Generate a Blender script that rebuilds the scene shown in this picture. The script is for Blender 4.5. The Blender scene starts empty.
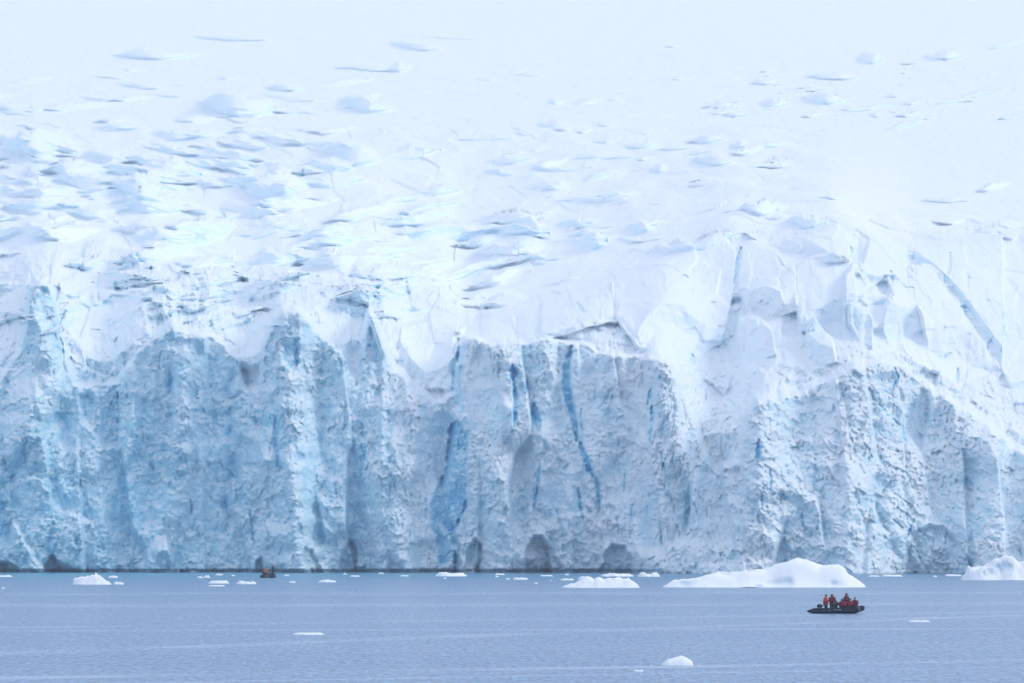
import bpy, bmesh, math, random
import numpy as np
from mathutils import Vector, Matrix

scene = bpy.context.scene
COL = scene.collection
W, H, F = 1024, 683, 5689.0
CAMZ = 8.1
PITCH = math.atan((531.0 - 341.5) / F)
CP, SP = math.cos(PITCH), math.sin(PITCH)

# ------------------------------------------------------------------ helpers
def uv(px, py):
    """direction (dx/dY, dz/dY) of a sight line, used to survey where things stand"""
    x = (px - 512.0) / F
    y = (341.5 - py) / F
    k = CP - y * SP
    return x / k, (SP + y * CP) / k

def on_water(px, py):
    u, v = uv(px, py)
    Y = -CAMZ / v
    return u * Y, Y, F / Y          # x, y, pixels per metre

def link(o, parent=None):
    COL.objects.link(o)
    if parent is not None:
        o.parent = parent
    return o

def tag(o, label=None, cat=None, group=None, kind=None):
    if label: o['label'] = label
    if cat: o['category'] = cat
    if group: o['group'] = group
    if kind: o['kind'] = kind
    return o

def empty(name, loc=(0, 0, 0), rz=0.0):
    o = bpy.data.objects.new(name, None)
    o.empty_display_size = 0.3
    o.location = loc
    o.rotation_euler = (0, 0, rz)
    return link(o)

# ------------------------------------------------------------------ numpy noise
def _hash(ix, iy, seed):
    h = (ix.astype(np.int64) * 374761393 + iy.astype(np.int64) * 668265263 + seed * 1442695041) & 0xFFFFFFFF
    h = ((h ^ (h >> 13)) * 1274126177) & 0xFFFFFFFF
    h = ((h ^ (h >> 16)) * 2246822519) & 0xFFFFFFFF
    return (h ^ (h >> 15)) & 0xFFFFFFFF

def _r(ix, iy, seed):
    return (_hash(ix, iy, seed) / 4294967295.0).astype(np.float32)

def perlin(x, y, seed=0):
    xi = np.floor(x); yi = np.floor(y)
    xf = (x - xi).astype(np.float32); yf = (y - yi).astype(np.float32)
    xi = xi.astype(np.int64); yi = yi.astype(np.int64)
    u = xf * xf * xf * (xf * (xf * 6 - 15) + 10)
    v = yf * yf * yf * (yf * (yf * 6 - 15) + 10)
    def g(ix, iy, dx, dy):
        a = _r(ix, iy, seed) * 6.2831853
        return np.cos(a) * dx + np.sin(a) * dy
    n00 = g(xi, yi, xf, yf); n10 = g(xi + 1, yi, xf - 1, yf)
    n01 = g(xi, yi + 1, xf, yf - 1); n11 = g(xi + 1, yi + 1, xf - 1, yf - 1)
    return ((n00 * (1 - u) + n10 * u) * (1 - v) + (n01 * (1 - u) + n11 * u) * v) * 1.4

def fbm(x, y, seed=0, octv=4, gain=0.5, ridged=False):
    s = 0; a = 1.0; t = 0
    for i in range(octv):
        n = perlin(x, y, seed + i * 17)
        if ridged: n = 1 - 2 * np.abs(n)
        s = s + a * n; t += a
        a *= gain; x = x * 2.03 + 7.1; y = y * 2.03 - 3.7
    return s / t

def facet(x, y, seed=0, tilt=1.0, step=0.6):
    """broken planar chips: every jittered cell is a plane of its own"""
    xi = np.floor(x).astype(np.int64); yi = np.floor(y).astype(np.int64)
    best = np.full(x.shape, 9.0, np.float32); out = np.zeros(x.shape, np.float32)
    for dx in (-1, 0, 1):
        for dy in (-1, 0, 1):
            cx = xi + dx; cy = yi + dy
            jx = cx + _r(cx, cy, seed); jy = cy + _r(cx, cy, seed + 1)
            ex = (x - jx).astype(np.float32); ey = (y - jy).astype(np.float32)
            d = ex * ex + ey * ey
            h = step * (_r(cx, cy, seed + 2) - .5) + tilt * ((_r(cx, cy, seed + 3) - .5) * ex + (_r(cx, cy, seed + 4) - .5) * ey) * 2
            m = d < best
            best = np.where(m, d, best); out = np.where(m, h, out)
    return out

def stones(x, y, seed=0, tilt=1.0, step=.5, sharp=26.0):
    """broken facets: every jittered cell is a tilted plane, joined to its neighbours by a narrow ramp"""
    xi = np.floor(x).astype(np.int64); yi = np.floor(y).astype(np.int64)
    num = np.zeros(x.shape, np.float32); den = np.full(x.shape, 1e-30, np.float32)
    for dx in (-1, 0, 1):
        for dy in (-1, 0, 1):
            cx = xi + dx; cy = yi + dy
            ex = (x - cx - .1 - .8 * _r(cx, cy, seed)).astype(np.float32); ey = (y - cy - .1 - .8 * _r(cx, cy, seed + 1)).astype(np.float32)
            h = step * (_r(cx, cy, seed + 2) - .5) + tilt * ((_r(cx, cy, seed + 3) - .5) * ex + (_r(cx, cy, seed + 4) - .5) * ey) * 2
            w = np.exp(-sharp * (ex * ex + ey * ey)); num += w * h; den += w
    return num / den

def sstep(a, b, x):
    t = np.clip((x - a) / (b - a), 0, 1)
    return t * t * (3 - 2 * t)

# ------------------------------------------------------------------ materials
def newmat(name):
    m = bpy.data.materials.new(name); m.use_nodes = True
    nt = m.node_tree
    return m, nt, nt.nodes, nt.links, nt.nodes['Principled BSDF']

def simple(name, col, rough=0.6, noise=0.15, scale=6.0, spec=0.3):
    m, nt, N, L, b = newmat(name)
    tc = N.new('ShaderNodeTexCoord'); nz = N.new('ShaderNodeTexNoise'); nz.inputs['Scale'].default_value = scale
    nz.inputs['Detail'].default_value = 3
    L.new(tc.outputs['Object'], nz.inputs['Vector'])
    mx = N.new('ShaderNodeMix'); mx.data_type = 'RGBA'
    mx.inputs['A'].default_value = (*[c * (1 - noise) for c in col], 1)
    mx.inputs['B'].default_value = (*[min(1, c * (1 + noise)) for c in col], 1)
    L.new(nz.outputs['Fac'], mx.inputs['Factor']); L.new(mx.outputs['Result'], b.inputs['Base Color'])
    b.inputs['Roughness'].default_value = rough
    b.inputs['Specular IOR Level'].default_value = spec
    return m

def vmath(N, L, op, a, b=None, c=None):
    n = N.new('ShaderNodeMath'); n.operation = op
    for i, v in enumerate((a, b, c)):
        if v is None: continue
        if isinstance(v, (int, float)): n.inputs[i].default_value = v
        else: L.new(v, n.inputs[i])
    return n.outputs[0]

def mixc(N, L, fac, A, B):
    n = N.new('ShaderNodeMix'); n.data_type = 'RGBA'
    if isinstance(fac, (int, float)): n.inputs['Factor'].default_value = fac
    else: L.new(fac, n.inputs['Factor'])
    for k, v in (('A', A), ('B', B)):
        if isinstance(v, tuple): n.inputs[k].default_value = (*v, 1)
        else: L.new(v, n.inputs[k])
    return n.outputs['Result']

def noise(N, L, vec, scale, detail=4, rough=0.6):
    n = N.new('ShaderNodeTexNoise'); n.inputs['Scale'].default_value = scale
    n.inputs['Detail'].default_value = detail; n.inputs['Roughness'].default_value = rough
    L.new(vec, n.inputs['Vector']); return n.outputs['Fac']

def maprange(N, L, v, a, b, c=0.0, d=1.0):
    n = N.new('ShaderNodeMapRange'); L.new(v, n.inputs[0])
    for i, q in enumerate((a, b, c, d)): n.inputs[i + 1].default_value = q
    return n.outputs[0]

def ice_material():
    m, nt, N, L, b = newmat('glacier_ice')
    at = N.new('ShaderNodeAttribute'); at.attribute_name = 'ice'
    sp = N.new('ShaderNodeSeparateColor'); L.new(at.outputs['Color'], sp.inputs[0])
    blue, wet, snow = sp.outputs[0], sp.outputs[1], sp.outputs[2]
    tc = N.new('ShaderNodeTexCoord'); P = tc.outputs['Object']
    mp = N.new('ShaderNodeMapping'); mp.inputs['Scale'].default_value = (1, 1, 0.35); L.new(P, mp.inputs['Vector'])
    n1 = noise(N, L, mp.outputs[0], 0.35, 6, .65)
    n2 = noise(N, L, P, 1.6, 5, .7)
    geo = N.new('ShaderNodeNewGeometry'); sx = N.new('ShaderNodeSeparateXYZ'); L.new(geo.outputs['Normal'], sx.inputs[0])
    up = maprange(N, L, sx.outputs['Z'], 0.25, 0.75)
    # how blue the ice is: painted blueness, ice colour and shade, varied by noise, dusted with snow where it faces up
    f = vmath(N, L, 'ADD', blue, maprange(N, L, n1, .35, .75, -.12, .22))
    f = vmath(N, L, 'MULTIPLY', f, maprange(N, L, n2, .3, .65, .7, 1.25))
    f = vmath(N, L, 'MULTIPLY', f, vmath(N, L, 'SUBTRACT', 1.0, vmath(N, L, 'MULTIPLY', up, .75)))
    f = vmath(N, L, 'MULTIPLY', f, vmath(N, L, 'SUBTRACT', 1.0, vmath(N, L, 'MULTIPLY', snow, .5)))
    f.node.use_clamp = True
    ramp = N.new('ShaderNodeValToRGB'); L.new(f, ramp.inputs[0])
    e = ramp.color_ramp.elements
    e[0].position = 0; e[0].color = (.905, .935, .962, 1)
    e[1].position = 1; e[1].color = (.17, .60, .90, 1)
    q = ramp.color_ramp.elements.new(.3); q.color = (.72, .895, .975, 1)
    q = ramp.color_ramp.elements.new(.62); q.color = (.48, .80, .93, 1)
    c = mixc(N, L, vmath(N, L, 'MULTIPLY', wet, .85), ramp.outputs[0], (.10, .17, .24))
    L.new(c, b.inputs['Base Color'])
    b.inputs['Roughness'].default_value = .7
    b.inputs['Specular IOR Level'].default_value = .25
    bp = N.new('ShaderNodeBump'); bp.inputs['Strength'].default_value = .8; bp.inputs['Distance'].default_value = .4
    L.new(vmath(N, L, 'MULTIPLY', noise(N, L, P, 1.3, 8, .75), vmath(N, L, 'SUBTRACT', 1.0, vmath(N, L, 'MULTIPLY', snow, .9))), bp.inputs['Height'])
    L.new(bp.outputs[0], b.inputs['Normal'])
    return m
ICE = ice_material()

def berg_material():
    m, nt, N, L, b = newmat('berg_ice')
    tc = N.new('ShaderNodeTexCoord'); P = tc.outputs['Object']
    geo = N.new('ShaderNodeNewGeometry'); sx = N.new('ShaderNodeSeparateXYZ'); L.new(geo.outputs['Normal'], sx.inputs[0])
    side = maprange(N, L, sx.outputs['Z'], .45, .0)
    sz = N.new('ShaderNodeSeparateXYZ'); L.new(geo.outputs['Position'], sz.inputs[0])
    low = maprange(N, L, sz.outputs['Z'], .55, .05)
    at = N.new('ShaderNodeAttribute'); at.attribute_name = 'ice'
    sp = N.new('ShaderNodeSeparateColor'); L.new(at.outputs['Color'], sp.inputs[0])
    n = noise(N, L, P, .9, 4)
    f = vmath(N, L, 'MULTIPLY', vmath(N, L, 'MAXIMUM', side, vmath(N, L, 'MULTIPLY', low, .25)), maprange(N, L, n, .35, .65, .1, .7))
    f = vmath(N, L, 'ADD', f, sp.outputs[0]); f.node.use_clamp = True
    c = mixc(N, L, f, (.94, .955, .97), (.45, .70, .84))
    L.new(c, b.inputs['Base Color']); b.inputs['Roughness'].default_value = .6
    b.inputs['Specular IOR Level'].default_value = .3
    bp = N.new('ShaderNodeBump'); bp.inputs['Strength'].default_value = .35; bp.inputs['Distance'].default_value = .15
    L.new(noise(N, L, P, 1.7, 6, .65), bp.inputs['Height']); L.new(bp.outputs[0], b.inputs['Normal'])
    return m
BERG = berg_material()

# ------------------------------------------------------------------ mesh from numpy
def grid_mesh(name, P, faces_mask=None, attr=None, mat=None):
    """P: (rows, cols, 3)"""
    R, C = P.shape[:2]
    idx = np.arange(R * C, dtype=np.int64).reshape(R, C)
    q = np.stack([idx[:-1, :-1], idx[:-1, 1:], idx[1:, 1:], idx[1:, :-1]], -1)
    if faces_mask is not None: q = q[faces_mask]
    q = q.reshape(-1, 4)
    used = np.unique(q); remap = np.full(R * C, -1, np.int64); remap[used] = np.arange(len(used))
    q = remap[q]
    co = P.reshape(-1, 3)[used].astype(np.float32)
    me = bpy.data.meshes.new(name)
    me.vertices.add(len(co)); me.vertices.foreach_set('co', co.ravel())
    me.loops.add(len(q) * 4); me.loops.foreach_set('vertex_index', q.ravel().astype(np.int32))
    me.polygons.add(len(q)); me.polygons.foreach_set('loop_start', np.arange(0, len(q) * 4, 4, dtype=np.int32))
    me.update(calc_edges=True)
    if attr is not None:
        a = me.color_attributes.new('ice', 'FLOAT_COLOR', 'POINT')
        d = np.ones((len(co), 4), np.float32); d[:, :3] = attr.reshape(-1, 3)[used]
        a.data.foreach_set('color', d.ravel())
    if mat: me.materials.append(mat)
    o = bpy.data.objects.new(name, me)
    return link(o)

# ------------------------------------------------------------------ THE GLACIER
# survey grid: fine where the photograph looks, coarser to the sides
px_f = np.arange(-30, 1054.1, 0.8)
px = np.concatenate([np.arange(-760, -30, 5.0), px_f, np.arange(1058, 1800, 5.0)])
py = np.concatenate([np.arange(576.5, 300, -0.8), np.arange(300, -14.0, -0.55)])
PX, PY = np.meshgrid(px, py)
PX = PX.astype(np.float32); PY = PY.astype(np.float32)

def curve(pts, smooth=0):
    xs, ys = zip(*pts)
    c = np.interp(px, xs, ys)
    return c

rng = random.Random(11)
lip = curve([(-760, 380), (-500, 340), (-250, 400), (-60, 372), (0, 380), (22, 345), (31, 288), (40, 279), (50, 284), (57, 310), (64, 352), (75, 384), (108, 388), (120, 376),
             (140, 348), (160, 336), (172, 322), (180, 331), (198, 331), (213, 338), (226, 346), (236, 356), (243, 388), (258, 394), (264, 340),
             (275, 316), (290, 307), (302, 312), (320, 334), (345, 352), (357, 384), (363, 335), (369, 308), (377, 322), (384, 345), (395, 372), (418, 390),
             (440, 402), (452, 395), (458, 346), (466, 336), (500, 344), (522, 342), (545, 337), (562, 342), (590, 344), (600, 355), (640, 356), (668, 362),
             (684, 392), (700, 440), (714, 474), (738, 462), (748, 410), (754, 397), (775, 396), (800, 391), (830, 379), (860, 366), (884, 360), (903, 370),
             (930, 388), (960, 406), (990, 428), (1024, 456), (1070, 480), (1200, 420), (1500, 390), (1800, 400)])
lip = lip + 3.0 * perlin(px / 14.0, px * 0 + .5, 3) + 2.0 * perlin(px / 5.0, px * 0 + .5, 4)
top = curve([(-760, 260), (-60, 262), (60, 252), (165, 262), (240, 285), (300, 286), (360, 268), (450, 300), (462, 326), (520, 309), (580, 294), (622, 281),
             (700, 248), (720, 235), (745, 232), (765, 240), (800, 232), (835, 226), (870, 238), (905, 247), (960, 243), (1024, 238), (1100, 240), (1800, 250)])
foot = curve([(-760, 1130), (-60, 1114), (60, 1113), (230, 1113), (300, 1110), (440, 1112), (470, 1108), (560, 1107), (640, 1105), (654, 1090), (720, 1080), (760, 1078), (860, 1085),
              (900, 1090), (960, 1088), (1024, 1080), (1100, 1070), (1800, 1110)])
lean = curve([(-760, 8), (0, 9), (200, 7), (420, 9), (560, 8), (640, 12), (700, 16), (780, 18), (880, 24), (960, 22), (1100, 22), (1800, 12)])
def boxs(a, n):
    k = np.ones(n) / n
    return np.convolve(np.pad(a, (n // 2, n - 1 - n // 2), 'edge'), k, 'valid')
foot = boxs(foot, 25)
top = top + (16 * perlin(px / 55., px * 0 + .3, 31) + 7 * perlin(px / 17., px * 0 + .3, 32)) * sstep(560, 440, px)
top = np.minimum(top, lip - 22)
lipS = boxs(np.maximum(lip, 330), 61)
lipS = np.maximum(boxs(lipS, 31), top + 60)
topS = boxs(boxs(top, 31), 31)
topS = np.minimum(topS, lip - 10)
Y4 = boxs(boxs(foot + lean + 14 + (lipS - topS) * (.30 + .25 * sstep(600, 480, px)), 91), 61)
Y = np.zeros(PX.shape, np.float64)
for j in range(len(px)):
    F0 = foot[j]; y2 = F0 + lean[j]; t = topS[j]
    y4 = Y4[j]
    far_y = np.interp(-py, [-(t), -(t - 14), -130, -37, 14], [y4 + 22, y4 + 74, 1500, 2250, 3300])
    tt = np.clip((py - t) / (lipS[j] - t), 0, 1.6)
    ymid = y4 + (y2 + 3 - y4) * tt + 22 * ((1 - np.clip(tt, 0, 1)) ** 4)
    ymid = np.maximum(ymid, y2 + 3 + np.clip(lip[j] - py, 0, 8) * .6)
    up_ = np.where(py < t, far_y, ymid)
    yc = F0 + (y2 - F0) * np.clip((576.5 - py) / (576.5 - lip[j]), 0, 1)
    k = sstep(-1.5, 1.5, py - lip[j])
    Y[:, j] = up_ * (1 - k) + yc * k
# soften along both directions
def blur_rows(a, n):
    k = np.ones(n) / n; p = np.pad(a, ((n // 2, n - 1 - n // 2), (0, 0)), 'edge'); c = np.cumsum(np.vstack([np.zeros((1, a.shape[1])), p]), 0)
    return (c[n:] - c[:-n]) / n
Y = blur_rows(Y, 3)
Y = blur_rows(Y.T.copy(), 7).T.copy()
Ybase = Y.copy()

blue = np.zeros(PX.shape, np.float32); wet = np.zeros_like(blue); calm = np.zeros_like(blue)
LIP = lip[None, :].astype(np.float32); TOP = top[None, :].astype(np.float32)
cliff = sstep(-9, 5, PY - LIP + 6 * perlin(PX / 11, PY / 11, 51) + 4 * perlin(PX / 4.5, PY / 4.5, 52))               # 1 on the rough front face
mid = sstep(-14, 4, PY - TOP) * (1 - cliff)   # second tier

def window(x0, x1, y0, y1):
    j0, j1 = np.searchsorted(px, x0), np.searchsorted(px, x1)
    i0, i1 = np.searchsorted(-py, -y1), np.searchsorted(-py, -y0)
    return slice(max(i0, 0), max(i1, 0)), slice(j0, j1)

def inside(poly, X, Yy, soft=1.2):
    """signed distance to a polygon turned into a soft mask"""
    d = np.full(X.shape, 1e9, np.float32); ins = np.zeros(X.shape, bool)
    n = len(poly)
    for k in range(n):
        ax, ay = poly[k]; bx, by = poly[(k + 1) % n]
        ex, ey = bx - ax, by - ay
        t = np.clip(((X - ax) * ex + (Yy - ay) * ey) / (ex * ex + ey * ey + 1e-9), 0, 1)
        d = np.minimum(d, (X - ax - t * ex) ** 2 + (Yy - ay - t * ey) ** 2)
        c = ((ay > Yy) != (by > Yy)) & (X < (bx - ax) * (Yy - ay) / ((by - ay) if by != ay else 1e-9) + ax)
        ins ^= c
    d = np.sqrt(d) * np.where(ins, 1, -1)
    return sstep(-soft, soft, d), d

def recess(poly, depth, bl=0.0, w=0.0, soft=3.0, wob=2.0, seed=0):
    xs = [p[0] for p in poly]; ys = [p[1] for p in poly]
    s = window(min(xs) - 12, max(xs) + 12, min(ys) - 12, max(ys) + 12)
    X = PX[s] + wob * perlin(PX[s] / 7, PY[s] / 7, 40 + seed); Z = PY[s] + wob * perlin(PX[s] / 7 + 9, PY[s] / 7, 41 + seed)
    m, _ = inside(poly, X, Z, soft)
    Y[s] += m * depth
    blue[s] = np.maximum(blue[s], m * bl); wet[s] = np.maximum(wet[s], m * w * .5)

def crack(pts, width, depth=3.0, bl=1.0):
    xs = [p[0] for p in pts]; ys = [p[1] for p in pts]
    s = window(min(xs) - width * 3 - 6, max(xs) + width * 3 + 6, min(ys) - width * 2 - 6, max(ys) + width * 2 + 6)
    X = PX[s] + 1.1 * perlin(PX[s] / 5, PY[s] / 5, 60); Z = PY[s]
    m = np.zeros(X.shape, np.float32); hal = m.copy()
    n = len(pts)
    tot = 0
    for k in range(n - 1):
        ax, ay = pts[k]; bx, by = pts[k + 1]; ex, ey = bx - ax, by - ay
        t = np.clip(((X - ax) * ex + (Z - ay) * ey) / (ex * ex + ey * ey + 1e-9), 0, 1)
        d = np.sqrt((X - ax - t * ex) ** 2 + (Z - ay - t * ey) ** 2)
        g = (k + t) / (n - 1)
        w = width * (.35 + .65 * np.sin(np.clip(g, 0.02, .98) * math.pi))
        m = np.maximum(m, 1 - sstep(w * .35, w * .75 + .5, d)); hal = np.maximum(hal, 1 - sstep(w * .5, w * 1.6 + 2, d))
    Y[s] += m * depth * .33
    blue[s] = np.maximum(blue[s], m * min(bl, 1.1) * (.92 + .3 * perlin(PX[s] / 4, PY[s] / 9, 61)))
    blue[s] = np.maximum(blue[s], hal * .34 * min(bl, 1))

SERACS = []
def block(poly, yb, gx=0.0, gy=0.0, soft=1.0, bl=0.0, calmv=.8, serac=None, free=False):
    """a planar ice face standing at depth yb with its own tilt"""
    xs = [p[0] for p in poly]; ys = [p[1] for p in poly]
    cx = sum(xs) / len(xs); cy = sum(ys) / len(ys)
    s = window(min(xs) - 6, max(xs) + 6, min(ys) - 6, max(ys) + 6)
    X = PX[s] + .8 * perlin(PX[s] / 9, PY[s] / 9, 71); Z = PY[s] + .8 * perlin(PX[s] / 9, PY[s] / 9, 72)
    m, d = inside(poly, X, Z, max(soft, 1.6))
    if m.max() < .5: return
    # the face stands on whatever lies at its foot
    n_r = m.shape[0]; inn = m > .5
    has = inn.any(0)
    fr = np.argmax(inn, 0)                    # rows run upwards, so the first one inside is the foot
    cols = np.arange(m.shape[1])
    fy = Y[s][np.maximum(fr - 1, 0), cols]; fp = py[s[0]][fr]
    cc = np.polyfit(cols[has], fy[has], 1)
    fy = np.polyval(cc, cols)
    fp = boxs(np.interp(cols, cols[has], fp[has]), max(1, min(len(cols) // 3, 9)))
    pl = fy[None, :] + gx * (X - cx) * .9 + gy * .4 * (Z - fp[None, :])
    pl = pl - .6 * stones(PX[s] / 16., PY[s] / 22., int(cx), 1.3, .8)
    pl = np.minimum(pl - 1.2 * sstep(0, 14, d) * m, Y[s] + (2.5 if free else .3))
    pl = np.maximum(pl, Y[s] - (2.5 if cx > 1000 else 8))
    Y[s] = Y[s] * (1 - m) + pl * m
    calm[s] = np.maximum(calm[s] * (1 - m), m * calmv); blue[s] = blue[s] * (1 - m) + m * bl  # blue painted in, deeper on the faces meant to look shaded
    if serac: SERACS.append((serac, poly))

def riser(cx, cy, w, h, tilt=0.0, gx=0.0, bl=.05, seed=0, back=.15):
    """a steep little step in the snowfield: face upright, flat snow above"""
    s = window(cx - w * .6 - 3, cx + w * .6 + 3, cy - h - abs(tilt) * w * .6 - 3, cy + h + abs(tilt) * w * .6 + 3)
    X = PX[s] - cx
    Z = PY[s] - cy - tilt * X
    if X.size < 9: return
    x0 = px[s[1]] - cx
    wob = perlin(x0 / (w * .22 + 2), x0 * 0 + seed * .37, 500 + seed) + .5 * perlin(x0 / 3.5, x0 * 0 + seed * .61, 600 + seed)
    e = 1 - np.clip(np.abs(x0) / (w * .5), 0, 1) ** 1.6
    up = h * .5 * e * (1 + .6 * wob)
    dn = h * .5 * e * (1 - .3 * perlin(x0 / (w * .3 + 4), x0 * 0 + seed * .77, 700 + seed))
    m = sstep(-.9, 1.1, Z + up) * sstep(-.6, max(1.0, h * .3), dn - Z) * (e > 0)
    # height of the ground at the foot of the step, column by column
    fp = cy + tilt * x0 + dn + .4
    r = np.clip(np.interp(-fp, -py, np.arange(len(py))), 0, len(py) - 2); r0 = r.astype(int); fr_ = r - r0
    cj = np.arange(s[1].start, s[1].stop)
    fy = Y[r0, cj] * (1 - fr_) + Y[r0 + 1, cj] * fr_
    ww = (e > .05)
    if ww.sum() < 4: return
    xn = x0 / w
    res = np.polyval(np.polyfit(xn[ww], fy[ww], 2), xn)
    fy = res + .25 * max(0.0, float((fy - res)[ww].max()))
    pl = fy[None, :] + gx * X + (Y[s] - fy[None, :]) * back + .25 * perlin(PX[s] / 4., PY[s] / 3., seed % 50)
    Y[s] = Y[s] * (1 - m) + np.minimum(pl, Y[s]) * m
    blue[s] = np.maximum(blue[s], m * bl)  # pale blue shading painted onto the steep face

# --- second-tier blocks and seracs (right half)
block([(455, 333), (500, 314), (560, 299), (612, 284), (614, 322), (560, 338), (520, 345), (470, 338)], 1141, -.02, -.35)
block([(611, 284), (640, 268), (690, 250), (722, 236), (736, 252), (732, 300), (722, 345), (680, 366), (640, 352), (616, 322)], 1143, .05, -.40)
block([(738, 246), (752, 240), (776, 252), (792, 276), (796, 312), (770, 320), (746, 318), (737, 290)], 1150, -0.125, -.25)
block([(745, 234), (770, 244), (800, 236), (838, 228), (850, 240), (848, 262), (800, 266), (780, 256)], 1164, -0.062, -.6)
block([(905, 250), (960, 244), (1002, 240), (1002, 372), (985, 345), (955, 300), (930, 268), (914, 266)], 1158, 0.0, -.06, bl=.26, free=True)
block([(795, 268), (812, 258), (836, 252), (852, 262), (856, 300), (846, 330), (800, 332), (794, 300)], 1146, 0.125, -.2, bl=.04, serac='broad square ice block with a rounded top, left of the slim leaning fin')
block([(843, 275), (853, 265), (862, 282), (868, 312), (852, 345), (842, 340)], 1135, -0.350, -.10, bl=.26)
block([(853, 265), (858, 266), (884, 300), (882, 315), (868, 308), (862, 285)], 1137, 0.312, -.3, serac='slim leaning ice fin with a sharp top, just above the split boulder')
block([(847, 305), (862, 296), (884, 298), (898, 306), (902, 330), (900, 352), (874, 356), (858, 345), (848, 325)], 1128, 0.125, -.25, serac='squat two-faced ice boulder standing in front of the slim leaning fin')
block([(848, 304), (860, 300), (872, 320), (872, 350), (856, 342)], 1127, -0.375, -.2, bl=.28)
block([(885, 300), (898, 308), (901, 348), (888, 346), (880, 330)], 1130, 0.438, -.1, bl=.26)
block([(885, 276), (894, 276), (930, 322), (952, 352), (930, 372), (905, 352), (895, 310)], 1139, 0.200, -.5, serac='long slanting snow blade between the ice boulder and the tall pointed serac')
block([(914, 268), (922, 265), (930, 270), (960, 310), (985, 345), (998, 372), (960, 388), (930, 360), (918, 312), (912, 290)], 1141, 0.163, -.35, serac='tall pointed triangular serac with a long right slope, in front of the smooth ice wall')
block([(1002, 252), (1016, 246), (1060, 244), (1062, 380), (1010, 392), (1001, 372)], 1147, 0.125, -.15, bl=.04, serac='pale upright ice tower cut by the right edge, beside the smooth wall')
block([(868, 240), (904, 248), (908, 292), (886, 276), (872, 290), (860, 272)], 1160, -0.062, -.1, bl=.22)
block([(744, 310), (752, 292), (766, 287), (780, 292), (784, 304), (770, 322), (752, 328)], 1133, -0.062, -.4, calmv=.2, serac='small rounded lumpy ice knob under the long blue crack, riddled with tiny holes')
block([(806, 330), (814, 318), (832, 342), (836, 364), (806, 372)], 1121, -0.312, -.2, bl=.22, serac='low triangular ice slab on the snow below the broad square block')
block([(738, 320), (760, 318), (772, 330), (776, 355), (742, 372), (736, 345)], 1128, -0.100, -.5)
block([(460, 390), (476, 376), (512, 372), (514, 430), (500, 446), (470, 430)], 1106, -0.062, -.12, calmv=.7)
# left-half smooth faces
block([(70, 300), (100, 290), (145, 300), (150, 335), (120, 372), (80, 376), (62, 340)], 1128, -0.062, -.30, calmv=.1)
block([(400, 330), (432, 318), (462, 330), (454, 392), (420, 388), (398, 365)], 1121, -0.150, -.15, calmv=.6, bl=.10)
if 0: block([(395, 300), (460, 290), (520, 286), (520, 300), (462, 324), (410, 325)], 1140, -0.025, -.5, calmv=.7)
if 0: block([(380, 262), (440, 250), (520, 246), (516, 280), (440, 284), (384, 292)], 1165, -0.062, -.8, calmv=.7)
if 0: block([(305, 268), (372, 250), (440, 240), (436, 250), (372, 268), (310, 290)], 1195, -0.062, -2.0, calmv=.7)
if 0: block([(0, 280), (28, 275), (36, 300), (26, 344), (0, 368), (-28, 360), (-30, 290)], 1127, -0.100, -.3, calmv=.4)

# --- risers in the snowfield, those the photograph shows one by one
for k, (cx, cy, w, h, t) in enumerate([
    (156, 56, 104, 11, .00), (232, 39, 95, 6, .05), (416, 47, 62, 9, .13), (370, 69, 100, 6, .03), (400, 69, 28, 9, .02), (285, 89, 46, 8, .08), (530, 76, 48, 3, .04),
    (490, 81, 24, 3, 0), (450, 38, 130, 3, .05), (75, 108, 90, 7, -.1), (132, 71, 18, 3, -.1), (228, 79, 28, 4, .0), (240, 108, 100, 24, .08), (368, 107, 64, 17, .16),
    (35, 150, 80, 34, -.08), (350, 160, 70, 22, .18), (130, 100, 60, 5, -.1), (120, 128, 60, 6, .02), (245, 186, 60, 14, .22), (170, 172, 60, 18, .1), (90, 185, 100, 16, .08),
    (140, 190, 70, 20, .12), (225, 165, 90, 8, .1), (270, 200, 60, 14, .14), (60, 210, 90, 14, -.04), (155, 212, 80, 12, .02), (290, 112, 80, 8, .12), (205, 137, 70, 8, -.05),
    (40, 172, 40, 12, -.3), (500, 141, 40, 5, .02), (475, 142, 60, 4, 0), (555, 127, 40, 10, .05), (525, 136, 26, 4, .1), (500, 175, 36, 7, .1), (565, 171, 80, 5, -.05),
    (595, 160, 60, 5, -.08), (575, 225, 30, 8, .1), (527, 231, 60, 16, .1), (590, 200, 90, 6, -.08), (640, 232, 30, 14, .0), (592, 244, 36, 18, .0), (658, 172, 20, 8, 0),
    (720, 108, 38, 9, -.02), (735, 116, 34, 6, 0), (765, 84, 40, 6, -.02), (832, 78, 66, 8, .02), (812, 90, 40, 5, 0), (822, 101, 52, 12, .05), (870, 60, 34, 11, 0),
    (945, 57, 50, 10, -.05), (970, 98, 90, 5, -.22), (905, 125, 48, 5, -.3), (875, 108, 70, 4, -.2), (706, 142, 48, 9, 0), (740, 148, 22, 9, 0), (712, 165, 50, 10, 0),
    (675, 152, 44, 5, -.05), (622, 161, 48, 5, -.05), (770, 165, 60, 4, -.15), (555, 103, 16, 6, 0), (615, 101, 24, 3, 0), (672, 47, 20, 3, 0), (760, 212, 54, 16, -.05),
    (775, 105, 36, 9, 0), (833, 200, 36, 4, 0), (945, 201, 60, 5, 0), (605, 126, 30, 4, 0), (1005, 45, 46, 5, -.3), (875, 116, 16, 4, 0), (805, 225, 50, 12, 0), (705, 245, 90, 10, -.3),
    (430, 232, 80, 12, -.06), (475, 238, 44, 10, -.1), (395, 252, 70, 9, -.08), (340, 240, 80, 9, -.06), (300, 230, 60, 8, .05)]):
    riser(cx, cy, w, h * 1.15, t, bl=.30, seed=k)
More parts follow.
